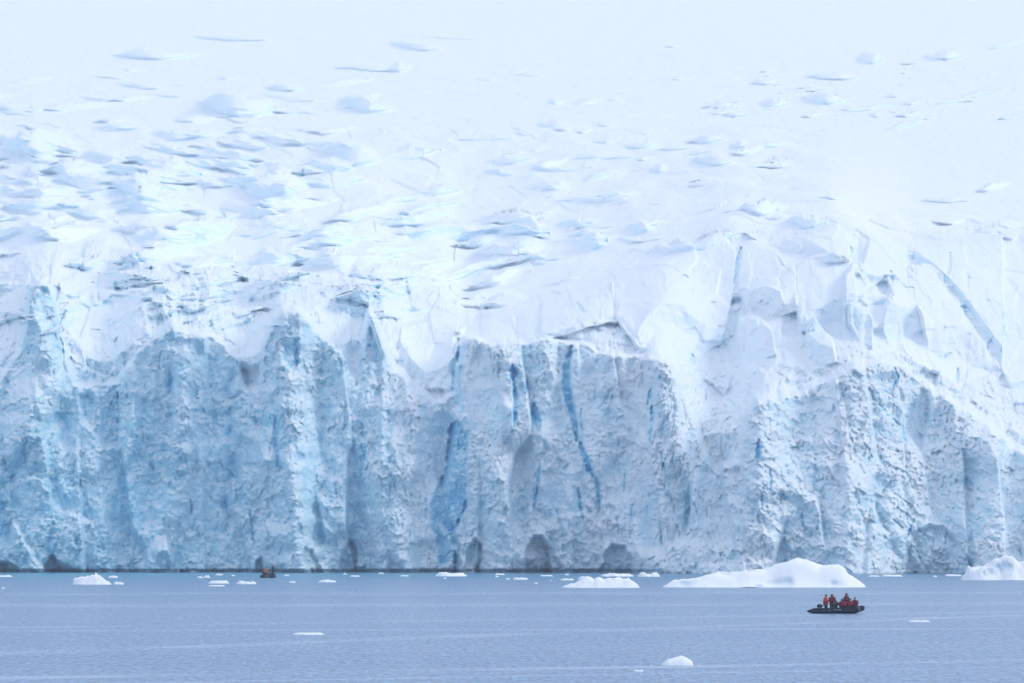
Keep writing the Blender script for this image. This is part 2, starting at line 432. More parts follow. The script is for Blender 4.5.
# and the many smaller ones between them
def density(x, y):
    if y < 60: return .04
    if x < 340: return .15 + .8 * min(1, max(0, (y - 85) / 60))
    if x < 520: return .08 + .9 * min(1, max(0, (y - 190) / 45))
    d = .35 if y < 200 else .5
    if x > 680 and y < 125 and x < 960: d = .6
    if x > 800 and y > 120 and y < 215: d = .04
    if x > 560 and y > 255: d = .05
    return d
n = 0
while n < 850:
    x = rng.uniform(-500, 1500); y = rng.uniform(55, 330)
    if rng.random() > density(min(max(x, 0), 1023), y): continue
    j = int(np.argmin(np.abs(px - x)))
    if y > lip[j] - 16 or (x > 430 and y > top[j] - 6): continue
    low = y > top[j] - 8
    if low and rng.random() < .3: continue
    n += 1
    sc_ = .5 + (y - 50) / 220
    w = rng.uniform(10, 60) * (.6 + .5 * sc_) * (1.25 if x < 520 else .75)
    tl = float(perlin(np.array([x / 160.]), np.array([y / 50.]), 333)[0]) * .25 + (.06 if x < 330 and y < 220 else -.10)
    riser(x, y, w, max(1.6, w * rng.uniform(.06, .22) * min(1.1, sc_)), tl, rng.uniform(-.5, .5), rng.choice([.08, .16, .24, .32]), 1000 + n, .45 if low else .18)

# snow and ice on the slope cannot hang far out over what lies below it
def filt(a, n, f):
    r = a.copy()
    for k in range(-n, n + 1):
        if k: r = f(r, np.roll(a, k, axis=1))
    return r
# narrow slots between the steps are bridged by drifted snow
opened = filt(filt(Y, 5, np.minimum), 5, np.maximum)
Y = Y + (np.minimum(opened, Y) - Y) * .9
dl = np.maximum(0, np.maximum.accumulate(Y, axis=0) - 2.0 - Y)
dl = blur_rows(blur_rows(dl, 5).T.copy(), 11).T.copy()
Y = Y + dl

soft = blur_rows(blur_rows(Y, 3).T.copy(), 7).T.copy()
slope_ = sstep(-2, -14, PY - TOP) * sstep(760, 560, PX)
Y = Y + (soft - Y) * slope_ * .85
Y = np.where(slope_ > .5, np.minimum(Y, Ybase + 12), Y)

# --- large relief of the cliff
Xw = PX * 0 + uv(PX, PY)[0] * 1110.0
Zw = CAMZ + uv(PX, PY)[1] * 1110.0
big = fbm(Xw / 17., Zw / 42., 21, 3) * 5.5 + np.abs(perlin(Xw / 6.5 + .6 * perlin(Xw / 9., Zw / 9., 8), Zw / 36., 33)) * -3.2 - stones(Xw / 6. + .1 * Zw / 6, Zw / 24., 83, 1.3, 1.3) * 4.4
Y += cliff * big * sstep(580, 540, PY) + cliff * big * .6 * sstep(540, 580, PY)
# buttresses (negative depth = towards the sea) and gullies
def rib(pts, width, depth, bl=0.0):
    xs = [p[0] for p in pts]; ys = [p[1] for p in pts]
    s = window(min(xs) - width * 2, max(xs) + width * 2, min(ys) - width, max(ys) + width)
    o = np.argsort(ys)
    xc = np.interp(PY[s], np.array(ys)[o], np.array(xs)[o]) + 5 * perlin(PY[s] / 16, PY[s] * 0, int(xs[0]) % 50)
    v = sstep(min(ys) - width * .5, min(ys) + 4, PY[s]) * (1 - sstep(max(ys) - 4, max(ys) + width * .5, PY[s]))
    wv = width * .5 * (1 + .4 * perlin(PX[s] / (width + 8), PY[s] / (width + 14), int(ys[0]) % 60))
    m = np.exp(-((PX[s] - xc) / wv) ** 2) * v
    Y[s] += m * depth * (1.6 if depth < 0 else .7)
    if bl: blue[s] = np.maximum(blue[s], m * bl * np.clip(.85 + .7 * perlin(PX[s] / 6, PY[s] / 15, int(xs[0]) % 70), .3, 1.2))
rib([(290, 312), (282, 420), (300, 572)], 46, -6)
rib([(190, 335), (180, 450), (150, 572)], 30, -3)
rib([(410, 400), (405, 500), (400, 572)], 50, -4)
rib([(495, 345), (500, 450), (505, 572)], 50, -4)
rib([(620, 350), (640, 450), (645, 572)], 70, -4)
rib([(545, 345), (540, 440), (530, 560)], 26, -2.5)
rib([(45, 282), (42, 360)], 20, -2)
rib([(30, 400), (30, 572)], 60, -4)
rib([(868, 370), (862, 470), (855, 580)], 90, -8)
rib([(800, 400), (795, 470), (790, 560)], 44, 3.5, .12)  # gully with the bulge's broad shade painted in as blue
rib([(770, 400), (750, 490), (740, 580)], 60, -5)
rib([(985, 440), (990, 580)], 60, -4)
rib([(229, 372), (230, 450), (226, 535)], 10, 3.2, .60)
rib([(170, 365), (171, 440)], 10, 2.6, .50)
rib([(194, 370), (196, 440), (190, 520)], 8, 2.0, .42)
rib([(207, 390), (208, 500)], 6, 1.6, .45)
rib([(146, 400), (150, 560)], 12, 1.8, .34)
rib([(62, 400), (78, 520)], 12, 2.2, .40)
rib([(268, 345), (276, 400), (279, 470)], 12, 3, .50)
rib([(372, 312), (374, 350)], 10, 1.5, .35)
rib([(392, 380), (388, 470)], 9, 1.8, .36)
rib([(358, 480), (352, 572)], 14, 2.5, .30)
rib([(320, 480), (318, 560)], 14, 1.6, .22)
rib([(120, 470), (124, 572)], 22, 2.2, .35)
recess([(96, 388), (116, 386), (118, 420), (116, 446), (106, 448), (84, 420), (80, 396)], 3.2, .48)
recess([(455, 338), (464, 348), (462, 386), (466, 412), (459, 418), (452, 398)], 3.5, .48)
recess([(450, 424), (458, 420), (468, 434), (467, 480), (466, 508), (456, 532), (458, 562), (440, 566), (434, 530), (432, 505), (444, 470)], 3.6, .66, soft=1.6)
recess([(284, 344), (299, 340), (300, 364), (292, 372), (284, 360)], 2.4, .50)
recess([(40, 282), (50, 290), (56, 318), (46, 322), (38, 300)], 2.0, .42)
recess([(226, 400), (246, 396), (262, 410), (250, 440), (232, 430)], -1.5, .0)
recess([(878, 376), (893, 372), (902, 398), (898, 424), (884, 410)], 2.5, .16)
recess([(700, 470), (740, 468), (770, 560), (700, 566)], 1.8, .10)
recess([(642, 362), (688, 392), (684, 430), (664, 446), (640, 400)], 1.6, .10)
# caves at the waterline
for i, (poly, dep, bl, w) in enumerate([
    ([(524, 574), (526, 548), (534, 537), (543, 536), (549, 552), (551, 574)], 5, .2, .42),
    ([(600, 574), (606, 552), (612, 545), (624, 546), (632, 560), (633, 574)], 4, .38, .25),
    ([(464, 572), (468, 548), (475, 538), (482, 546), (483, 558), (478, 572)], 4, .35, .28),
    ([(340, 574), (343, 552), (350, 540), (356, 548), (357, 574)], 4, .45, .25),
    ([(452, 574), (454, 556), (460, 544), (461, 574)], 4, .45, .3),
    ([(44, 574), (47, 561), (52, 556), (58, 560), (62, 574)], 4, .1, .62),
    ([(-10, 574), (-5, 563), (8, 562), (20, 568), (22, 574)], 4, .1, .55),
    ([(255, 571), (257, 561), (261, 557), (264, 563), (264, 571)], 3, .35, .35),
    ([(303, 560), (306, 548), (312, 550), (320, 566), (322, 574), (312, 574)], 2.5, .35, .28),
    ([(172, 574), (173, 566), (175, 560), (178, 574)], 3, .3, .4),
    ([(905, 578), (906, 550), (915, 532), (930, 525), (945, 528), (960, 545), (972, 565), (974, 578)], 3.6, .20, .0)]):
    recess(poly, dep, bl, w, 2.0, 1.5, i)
rib([(870, 380), (876, 470), (872, 560)], 14, 1.5, .1)

# --- the vivid blue cracks, plus a ridge corner's shading edge painted pale blue
for pts, w, d, b_ in [
    ([(571, 347), (567, 365), (566, 385), (569, 402), (574, 418), (577, 440)], 7, 7, .82),
    ([(580, 443), (584, 455), (590, 470), (593, 476)], 5, 6, 1), ([(596, 478), (600, 510)], 3, 3, .7),
    ([(512, 366), (513, 380)], 6, 5, .9), ([(514, 384), (516, 405), (512, 432)], 3, 3, .85), ([(528, 378), (525, 396)], 2.5, 3, .8),
    ([(534, 404), (536, 418), (538, 430)], 7, 6, 1), ([(540, 464), (538, 485), (533, 512)], 2.6, 3, .75), ([(578, 488), (580, 505), (583, 520)], 2.4, 3, .9),
    ([(557, 510), (562, 530), (563, 552)], 1.8, 2, .6), ([(632, 505), (630, 535)], 2, 2, .6), ([(651, 389), (648, 404)], 2.5, 3, .8), ([(652, 406), (652, 425), (649, 442)], 3, 4, .95),
    ([(661, 452), (665, 474)], 2.4, 3, .75), ([(689, 486), (687, 520)], 5, 3, .5), ([(692, 355), (694, 366)], 3.5, 3, .7), ([(758, 440), (757, 462)], 3.5, 4, 1), ([(769, 470), (770, 490)], 2.2, 3, .9),
    ([(762, 488), (761, 505)], 2, 3, .7), ([(801, 514), (804, 534)], 2.6, 3, .8), ([(894, 368), (897, 378), (892, 390)], 2.4, 4, .95), ([(878, 404), (888, 416), (899, 425)], 3, 3, .8), ([(900, 400), (903, 430), (906, 460)], 2.2, 2, .5),
    ([(741, 248), (737, 262), (734, 284)], 3.6, 5, .95), ([(777, 258), (781, 266), (787, 272)], 3.4, 4, .8), ([(949, 254), (947, 270), (943, 287)], 4, 4, .75), ([(966, 274), (966, 290)], 3, 2, .4),
    ([(960, 309), (966, 309)], 3.2, 4, .95), ([(1001, 300), (1002, 340), (1001, 358)], 2, 3, .6), ([(958, 368), (957, 382)], 2.4, 3, .6), ([(890, 272), (892, 282)], 2.6, 3, .8), ([(851, 250), (852, 256)], 2, 3, .8),
    ([(577, 304), (583, 314)], 3.6, 4, .95), ([(613, 286), (613, 318)], 4, 2, .28), ([(378, 283), (375, 300)], 5, 4, .7), ([(98, 276), (97, 288), (100, 305)], 2.6, 3, .8), ([(89, 294), (91, 300)], 2, 2, .7),
    ([(109, 318), (111, 336), (119, 352)], 1.8, 2, .55), ([(151, 271), (150, 280)], 1.8, 5, 1.3), ([(362, 424), (364, 450), (360, 478)], 4, 3, .65), ([(117, 392), (118, 420), (116, 442)], 2.6, 3, .8),
    ([(170, 372), (170, 392)], 3, 3, .7), ([(297, 350), (297, 366)], 3, 3, .7), ([(467, 500), (463, 512)], 3, 5, 1), ([(459, 520), (458, 523)], 3.4, 5, 1.2), ([(369, 345), (371, 352)], 4, 3, .8),
    ([(276, 418), (276, 440), (278, 466)], 4, 3, .6), ([(268, 402), (262, 430)], 3, 2, .4), ([(213, 400), (215, 425), (212, 440)], 3, 2, .5), ([(190, 500), (191, 514)], 2.4, 3, .7), ([(250, 510), (254, 545)], 2.2, 3, .8),
    ([(515, 316), (517, 346)], 3, 2, .35), ([(683, 277), (688, 279)], 2.4, 3, 1), ([(142, 188), (138, 196)], 3, 3, .7), ([(148, 176), (150, 186)], 2.6, 3, .6), ([(199, 177), (202, 178)], 3, 3, .8),
    ([(34, 168), (40, 168)], 4, 3, .6), ([(88, 164), (88, 168)], 3, 3, .7), ([(303, 172), (303, 180)], 2.4, 3, .7), ([(436, 249), (436, 252)], 3, 3, .9), ([(498, 199), (502, 201)], 3, 3, .8), ([(658, 234), (659, 236)], 2, 3, .9),
    ([(540, 228), (546, 234), (540, 238)], 6, 4, .40), ([(604, 240), (606, 246)], 2.6, 3, .8), ([(874, 400), (868, 388)], 3, 3, .5), ([(905, 540), (914, 520)], 1.4, 2, .9), ([(916, 550), (922, 562)], 1.4, 2, .9), ([(438, 202), (440, 206)], 2, 3, .8),
    ([(846, 388), (838, 404)], 3, 2, .5), ([(870, 455), (868, 462)], 2.6, 3, .9), ([(880, 456), (884, 466)], 3, 3, .8), ([(893, 520), (900, 526)], 2.4, 3, .9), ([(784, 540), (792, 556)], 2, 2, .7), ([(660, 520), (662, 545)], 2, 2, .5)]:
    crack(pts, w, d, b_)
# random finer fissures on the face
for i in range(70):
    x = rng.uniform(-10, 1034); j = int(np.argmin(np.abs(px - x))); l = lip[j]
    y = rng.uniform(l + 8, 560); ln = rng.uniform(5, 26); dx = rng.uniform(-4, 4)
    crack([(x, y), (x + dx * .6, y + ln * .5), (x + dx, y + ln)], rng.uniform(.9, 2.0), rng.uniform(.6, 2.2), rng.uniform(.2, .65))

# --- rough broken surface, from big chips to small, on the cliff
wx = Xw + .5 * perlin(Xw / 3.1, Zw / 3.1, 5); wz = Zw + .5 * perlin(Xw / 3.1 + 30, Zw / 3.1, 6)
tilt = .35 * (Xw > 38)                       # the right bulge is chipped along a diagonal
qx = wx + tilt * wz; qz = wz - tilt * wx
amp = cliff + mid * (.30 + .45 * sstep(660, 700, PX) * sstep(790, 750, PX) * sstep(340, 390, PY))
skirt = sstep(-60, -4, PY - LIP + 14 * perlin(PX / 16, PY / 16, 53)) * (1 - cliff)
amp = np.maximum(amp, skirt * (.7 + .5 * (PX < 520)))
amp = amp * (1 - .75 * calm) * .66
rightb = sstep(25, 45, Xw)
v1 = .22 * perlin(Xw / 2.2, Zw / 2.2, 91); v2 = .22 * perlin(Xw / 2.2 + 40, Zw / 2.2, 92)
ca, sa = math.cos(.6), math.sin(.6)
rx = (wx - 65) * ca - (wz - 20) * sa; rz_ = (wx - 65) * sa + (wz - 20) * ca
rbl = sstep(24, 48, Xw)
qx = qx * (1 - rbl) + (rx / 1.7 + 65) * rbl; qz = qz * (1 - rbl) + (rz_ * 1.15 + 20) * rbl
rough = -stones(qx / 7.5 + v1 * .5, qz / 10. + v2 * .5, 100, 1.7, 1.2) * 1.0
rough -= stones(qx / 3.4 + v1, qz / 4.4 + v2, 110, 1.7, 1.3) * (.80 - .2 * rightb)
rough -= stones(qx / 1.5 + v1, qz / 1.8 + v2, 120, 1.7, 1.4) * (.70 + .25 * rightb)
rough -= stones(wx / .7, wz / .85, 130, 1.7, 1.4) * (.46 + .15 * rightb)
fl = np.abs(perlin(Xw / 1.9 + .8 * perlin(Xw / 5, Zw / 8, 15), Zw / 15., 16))
rough += (1.5 * (.4 - fl)) * (1 - .8 * rightb)
rough += fbm(Xw / 1.9, Zw / 2.1, 140, 6, .74) * 1.15
blk = -stones(Xw / 5.2, Zw / 6.5, 400, 1.5, 1.0) * 2.0 - stones(Xw / 2.1, Zw / 2.4, 410, 1.5, 1.0) * .6
Y += mid * (1 - .6 * calm) * blk * (.85 + .5 * (PX < 600)) + mid * (1 - calm) * stones(Xw / .9, Zw / 1.0, 420, 1.5, 1.0) * .22
local = .55 + .75 * sstep(-.5, .5, fbm(Xw / 9, Zw / 9, 150, 2))
Y += amp * rough * local
chip = sstep(.15, 1.2, rough)                # hollows between chips painted bluer, partly ice colour, partly shade
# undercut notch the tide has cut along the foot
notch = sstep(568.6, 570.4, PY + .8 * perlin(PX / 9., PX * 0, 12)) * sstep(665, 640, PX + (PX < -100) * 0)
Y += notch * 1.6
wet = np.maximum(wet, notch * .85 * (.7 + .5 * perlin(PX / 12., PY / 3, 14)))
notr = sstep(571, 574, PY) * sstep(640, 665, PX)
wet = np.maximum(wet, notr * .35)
# face tint: bluer on the left, paler to the right
tint = .20 * sstep(460, 60, PX) + .13 - .06 * sstep(380, 440, PX) * sstep(760, 660, PX) + .16 * fbm(Xw / 14, Zw / 20, 160, 3) + .12 * sstep(360, 540, PY) * sstep(760, 200, PX)
tint = np.clip(tint + .04, 0, 1) * np.maximum(cliff, skirt * .9)
blue = np.clip(np.maximum(blue, tint * (1 - calm * .5)) + .16 * chip * cliff, 0, 1.4)
blue = np.maximum(blue, mid * (1 - calm) * np.clip(.14 + .5 * fbm(Xw / 5, Zw / 11, 170, 4), 0, .5) * sstep(700, 200, PX))
blue = np.maximum(blue, .13 * mid)  # pale blue floor paints shading onto the tier's steep faces

# --- world positions
U, V = uv(PX.astype(np.float64), PY.astype(np.float64))
Xg = U * Y; Zg = CAMZ + V * Y
Xg = U * Ybase * .35 + U * Y * .65
# snowfield relief: heights added in plan, so ridges hide what lies behind them
sf = (1 - cliff) * (1 - .75 * calm)
far = sstep(70, 30, PY)
damp = np.where(PY < 130, .55, 1.0) * (1 - .6 * far)
smooth_r = 1 - .8 * sstep(780, 860, PX) * sstep(110, 130, PY) * (1 - sstep(205, 225, PY))
hn = fbm(Xg / 30, Y / 55, 200, 3, ridged=True) * (1.1 + .2 * sstep(90, 150, PY)) + fbm(Xg / 10, Y / 26, 210, 3) * .55 + facet(Xg / 9 + .3 * Y / 30, Y / 24, 220, .6, .8) * .55
Zg = Zg + sf * damp * smooth_r * hn * sstep(0, 40, LIP - PY + 10) * .9
Zg = Zg + (1 - cliff) * fbm(Xg / 2.2, Y / 5, 230, 3) * .12 * (1 - .6 * calm)
Zg = np.where(PY > 573.5, -1.2, Zg)
P = np.stack([Xg, Y, Zg], -1)
snowm = np.clip((1 - cliff) * .55 * (1 - mid * .6) + calm * .25 * (1 - cliff) + cliff * .55 * sstep(.05, .45, fbm(Xw / 9, Zw / 6, 450, 4)) * (1 - wet), 0, 1)
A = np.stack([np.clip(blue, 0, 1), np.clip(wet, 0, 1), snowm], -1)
# far side of the crest, falling away behind
back = P[-1:].copy(); back2 = back.copy(); back2[..., 1] += 900; back2[..., 2] -= 60
P = np.concatenate([P, back2], 0); A = np.concatenate([A, A[-1:]], 0)

rows, cols = P.shape[0] - 1, P.shape[1] - 1
pyc = np.append(py, 20)[:-1]
own = np.zeros((rows, cols), np.int32)        # 0 cliff, 1 snowfield, 2+ seracs
own[np.broadcast_to(pyc[:rows, None], own.shape) < top[None, :cols] - 10] = 1
pxx = PX[:, :cols]; pyy = PY[:, :cols]
for k, (lab, poly) in enumerate(SERACS):
    m, d = inside(poly, pxx, pyy, 1.0)
    own[:pxx.shape[0]][(d[:rows] > 0)] = 2 + k
glacier = grid_mesh('glacier', P, own == 0, A, ICE)
tag(glacier, 'cracked blue and white ice cliff rising straight out of the sea', 'glacier', kind='structure')
snowf = grid_mesh('snowfield', P, own == 1, A, ICE)
tag(snowf, 'long white crevassed snow slope climbing behind the ice cliff', 'snowfield', kind='structure')
for k, (lab, poly) in enumerate(SERACS):
    if (own == 2 + k).sum() < 50: continue
    o = grid_mesh('serac', P, own == 2 + k, A, ICE)
    tag(o, lab, 'serac', 'seracs standing above the right half of the cliff')

# ------------------------------------------------------------------ THE SEA
def sea():
    me = bpy.data.meshes.new('sea')
    ys = [-400, 1125]; 
    v = [(-3000, -600, 0), (3000, -600, 0), (3000, 1160, 0), (-3000, 1160, 0)]
    me.from_pydata(v, [], [(0, 1, 2, 3)])
    o = link(bpy.data.objects.new('sea', me)); tag(o, 'rippled grey blue sea with pale wake lines', 'sea', kind='structure')
    m, nt, N, L, b = newmat('sea_water')
    tc = N.new('ShaderNodeTexCoord'); P = tc.outputs['Object']
    sx = N.new('ShaderNodeSeparateXYZ'); L.new(P, sx.inputs[0])
    def mapped(s, loc=(0, 0, 0), rz=0):
        mp = N.new('ShaderNodeMapping'); mp.inputs['Scale'].default_value = s; mp.inputs['Location'].default_value = loc
        mp.inputs['Rotation'].default_value = (0, 0, rz); L.new(P, mp.inputs['Vector']); return mp.outputs[0]
    # wake lines: pale smooth bands crossing the water
    def band(y0, slope, curv, hw):
        c = vmath(N, L, 'ADD', vmath(N, L, 'MULTIPLY', sx.outputs['X'], slope), y0)
        c = vmath(N, L, 'ADD', c, vmath(N, L, 'MULTIPLY', vmath(N, L, 'MULTIPLY', sx.outputs['X'], sx.outputs['X']), curv))
        wob = vmath(N, L, 'MULTIPLY', vmath(N, L, 'SUBTRACT', noise(N, L, P, .04, 2), .5), hw * 1.5)
        d = vmath(N, L, 'ABSOLUTE', vmath(N, L, 'ADD', vmath(N, L, 'SUBTRACT', sx.outputs['Y'], c), wob))
        return maprange(N, L, d, hw, hw * .3)
    bands = band(334, .72, 0.0, 4.5)
    for a in ((447, 2.1, 0, 9), (520, 1.0, 0, 9), (468, .1, 0, 5), (625, .12, 0, 22), (318, .7, 0, 2.0), (740, .1, 0, 26)):
        bands = vmath(N, L, 'MAXIMUM', bands, vmath(N, L, 'MULTIPLY', band(*a), .75 if a[0] < 500 else .5))
    patch = noise(N, L, mapped((.004, .012, 1)), 1.0, 3)
    fine = noise(N, L, mapped((2.6, .34, 1)), .9, 4, .75)
    h = vmath(N, L, 'ADD', noise(N, L, mapped((.8, .5, 1), rz=.1), .75, 4, .62), vmath(N, L, 'MULTIPLY', noise(N, L, mapped((1, .7, 1), (9, 4, 0), -.4), 2.4, 3, .6), .35))
    bp = N.new('ShaderNodeBump'); bp.inputs['Distance'].default_value = 1.0
    st = vmath(N, L, 'MULTIPLY', maprange(N, L, patch, .35, .65, .5, .3), vmath(N, L, 'SUBTRACT', 1.0, vmath(N, L, 'MULTIPLY', bands, .6)))
    L.new(st, bp.inputs['Strength']); L.new(h, bp.inputs['Height']); L.new(bp.outputs[0], b.inputs['Normal'])
    nearice = maprange(N, L, sx.outputs['Y'], 880, 1060)
    left = maprange(N, L, sx.outputs['X'], 60, -60)
    turq = vmath(N, L, 'MULTIPLY', nearice, vmath(N, L, 'ADD', vmath(N, L, 'MULTIPLY', left, .6), .25))
    c = mixc(N, L, maprange(N, L, fine, .40, .60), (.006, .06, .16), (.10, .29, .52))
    c = mixc(N, L, turq, c, (.12, .34, .46))
    c = mixc(N, L, vmath(N, L, 'MULTIPLY', vmath(N, L, 'MULTIPLY', bands, maprange(N, L, noise(N, L, P, .06, 2), .35, .6)), .42), c, (.46, .56, .72))
    L.new(c, b.inputs['Base Color'])
    b.inputs['Roughness'].default_value = .25; b.inputs['IOR'].default_value = 1.33
    b.inputs['Specular IOR Level'].default_value = .4
    me.materials.append(m)
sea()

# ------------------------------------------------------------------ FLOATING ICE
def berg(name, x0, x1, yw, prof, label, cat, group=None, depth=.45, rough=.12, seed=0, cell=None, blues=(), tiltf=.35):
    """prof: (fraction across, height in photo px) surveyed at the waterline yw"""
    X0, Yc, k = on_water(x0, yw); X1, _, _ = on_water(x1, yw)
    w = X1 - X0; dep = max(w * depth, .8)
    cell = cell or max(.10, w / 110)
    nx = max(14, int(w / cell)); ny = max(12, int(dep / cell))
    gx, gy = np.meshgrid(np.linspace(-.02, 1.02, nx), np.linspace(-1, 1, ny))
    fx, hs = zip(*prof)
    h = np.interp(gx, fx, hs) / k
    hm = max(hs) / k
    # half outline in plan narrows towards both ends
    halfw = np.clip(4 * gx * (1 - gx), 0, 1) ** .5 * (1 + .18 * perlin(gx * 6, gx * 0 + seed, seed))
    r = np.clip(np.abs(gy) / np.maximum(halfw, .05), 0, 2)
    body = np.where(gy < 0, 1 - sstep(tiltf, 1.0, r), 1 - r ** 2)
    body = np.clip(body, -.4, 1)
    xx = gx * w; yy = gy * dep * .5
    z = h * body
    z += hm * rough * (fbm(xx / (w * .08) + seed, yy / (w * .05), 300 + seed, 4) + facet(xx / (w * .07) + seed, yy / (w * .05), 310 + seed, .7, .6)) * np.clip(body, 0, 1)
    z = np.where((halfw < .08) | (gx < 0) | (gx > 1), -.3, z)
    z = np.where(body < .01, -.3, z)
    Pm = np.stack([X0 + xx + .25 * cell * perlin(xx, yy, 5), Yc + dep * .5 + yy, z], -1)
    cx = (X0 + X1) / 2; Pm[..., 0] -= cx; Pm[..., 1] -= Yc + dep * .5
    a = np.zeros(Pm.shape, np.float32)
    for (bx, by, bw, bh, s) in blues:      # blue hollows and underside shade painted in: along, up in px, half sizes
        wv = .9 * perlin(gx * 22, z * k / 5 + seed, 77); d = ((gx - bx) / bw) ** 2 + ((z * k - by) / bh) ** 2 + wv
        m = sstep(1.5, -.2, d) * (gy < .1)
        a[..., 0] = np.maximum(a[..., 0], m * s * .6)
        Pm[..., 1] += m * dep * .05
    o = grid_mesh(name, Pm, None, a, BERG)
    o.location = (cx, Yc + dep * .5, 0)
    o.data.polygons.foreach_set('use_smooth', [True] * len(o.data.polygons))
    tag(o, label, cat, group)
    return o
G1 = 'icebergs floating off the glacier'
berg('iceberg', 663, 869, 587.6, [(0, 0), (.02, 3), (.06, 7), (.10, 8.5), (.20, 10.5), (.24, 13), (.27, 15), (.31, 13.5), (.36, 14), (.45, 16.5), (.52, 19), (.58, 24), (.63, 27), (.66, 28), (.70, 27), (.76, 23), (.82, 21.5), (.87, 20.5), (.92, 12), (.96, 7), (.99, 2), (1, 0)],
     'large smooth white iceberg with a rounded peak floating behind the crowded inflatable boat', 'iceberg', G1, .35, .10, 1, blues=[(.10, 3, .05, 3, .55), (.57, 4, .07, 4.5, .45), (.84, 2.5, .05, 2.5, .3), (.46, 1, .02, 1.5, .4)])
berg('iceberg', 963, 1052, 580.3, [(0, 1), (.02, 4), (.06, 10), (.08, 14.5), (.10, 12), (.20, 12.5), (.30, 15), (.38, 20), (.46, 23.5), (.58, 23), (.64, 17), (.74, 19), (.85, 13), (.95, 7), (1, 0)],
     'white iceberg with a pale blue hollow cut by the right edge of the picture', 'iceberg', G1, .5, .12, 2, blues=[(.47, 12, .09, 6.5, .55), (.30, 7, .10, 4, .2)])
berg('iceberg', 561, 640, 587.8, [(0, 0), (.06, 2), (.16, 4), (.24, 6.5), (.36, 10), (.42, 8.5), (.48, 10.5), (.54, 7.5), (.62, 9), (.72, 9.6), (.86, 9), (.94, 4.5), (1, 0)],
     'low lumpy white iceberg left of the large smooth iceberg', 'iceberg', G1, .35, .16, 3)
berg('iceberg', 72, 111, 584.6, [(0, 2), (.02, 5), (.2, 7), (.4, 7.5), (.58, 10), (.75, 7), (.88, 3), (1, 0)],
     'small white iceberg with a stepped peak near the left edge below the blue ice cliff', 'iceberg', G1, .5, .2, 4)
berg('growler', 661, 694, 665.5, [(0, 1), (.12, 3), (.2, 6), (.3, 6), (.45, 7.5), (.62, 9.5), (.8, 7.5), (.95, 4.5), (1, 1)],
     'small white chunk of ice floating alone on open water nearest the viewer', 'ice chunk', None, .6, .12, 5)
G2 = 'low ice floes drifting near the glacier foot'
FL = [
    ('flat bright ice floe against the cliff foot just right of the deep blue cleft', 435, 467, 576, 4), ('long thin ice floe under the arched ice cave left of the lumpy iceberg', 601, 634, 576.2, 3.2),
    ('ragged ice floe touching the dark notch where the right bulge begins', 638, 660, 576.5, 4.2), ('flat ice floe floating behind the left end of the lumpy iceberg', 578, 593, 579.5, 4),
    ('low ice sliver ahead of the lumpy iceberg at its upper left', 560, 574, 580, 2.2), ('wide flat floe, left one of the pair left of the distant boat', 208, 229, 583.2, 2.8),
    ('wide flat floe, right one of the pair left of the distant boat', 236, 256, 583.8, 3.2), ('thin broken ice strip directly below the left floe of the pair', 208, 225, 586, 1.4),
    ('tiny ice triangle at the right tip of the stepped iceberg', 113, 124, 584.2, 3), ('pair of pale ice lumps above the right tip of the stepped iceberg', 108, 118, 577.6, 2.6),
    ('flat ice strip at the left edge near the dark cave', -6, 12, 576.6, 1.8), ('small ice lump left of the floe pair near the cliff', 203, 210, 577.6, 2.6),
    ('narrow ice scrap at the cliff foot above the floe pair', 215, 223, 575, 2), ('small square ice scrap left of the ice lump near the cliff', 197, 203, 577.8, 2),
    ('white ice floe right of the distant boat below the leaning grey cave', 318, 336, 582, 2.6), ('small pale floe midway between the distant boat and the white floe', 289, 296, 582.6, 2),
    ('thin wavy sliver of ice drifting on the open water left of centre', 292, 324, 634.5, 2.4), ('faint flat sliver of ice right of the crowded boat', 908, 931, 621.7, 1.6),
    ('tiny ice crumb on the wake line left of the nearest white chunk', 633, 644, 671.3, 2.0), ('thin ice strip between the large iceberg and the right cave', 882, 903, 576.2, 1.8),
    ('thin ice strip at the mouth of the large right cave', 945, 962, 575.8, 1.8), ('small flat floe beside the left foot of the right cave', 868, 880, 576.4, 1.4),
    ('small ice scrap at the cliff foot left of the bright flat floe', 378, 384, 573.6, 1.6), ('pale flat scrap between the bright floe and the grey ice arch', 495, 505, 574.6, 1.6),
    ('faint low floe on open water left of the lumpy iceberg', 513, 528, 579.4, 2.2), ('tiny ice crumb left of the lumpy iceberg below the faint low floe', 534, 538, 583.6, 1.4),
    ('flat scrap at the cliff foot below the tall grey ice arch', 540, 553, 576, 1.6), ('small ice scrap close to the right of the distant boat', 284, 289, 575.6, 1.4),
    ('thin strip of ice at the cliff foot left of the blue cleft', 400, 409, 576, 1.4), ('small ice scrap under the narrow blue cave near the centre left', 350, 360, 576.4, 1.6)]
for i, (lab, a, b_, yw, h) in enumerate(FL):
    r2 = random.Random(i)
    pr = [(0, .3 * h)] + [(q / 7, h * r2.uniform(.55, 1)) for q in range(1, 7)] + [(1, .2 * h)]
    berg('ice_floe', a, b_, yw + .3, pr, lab, 'ice floe', G2, .7, .25, 20 + i, tiltf=.6)
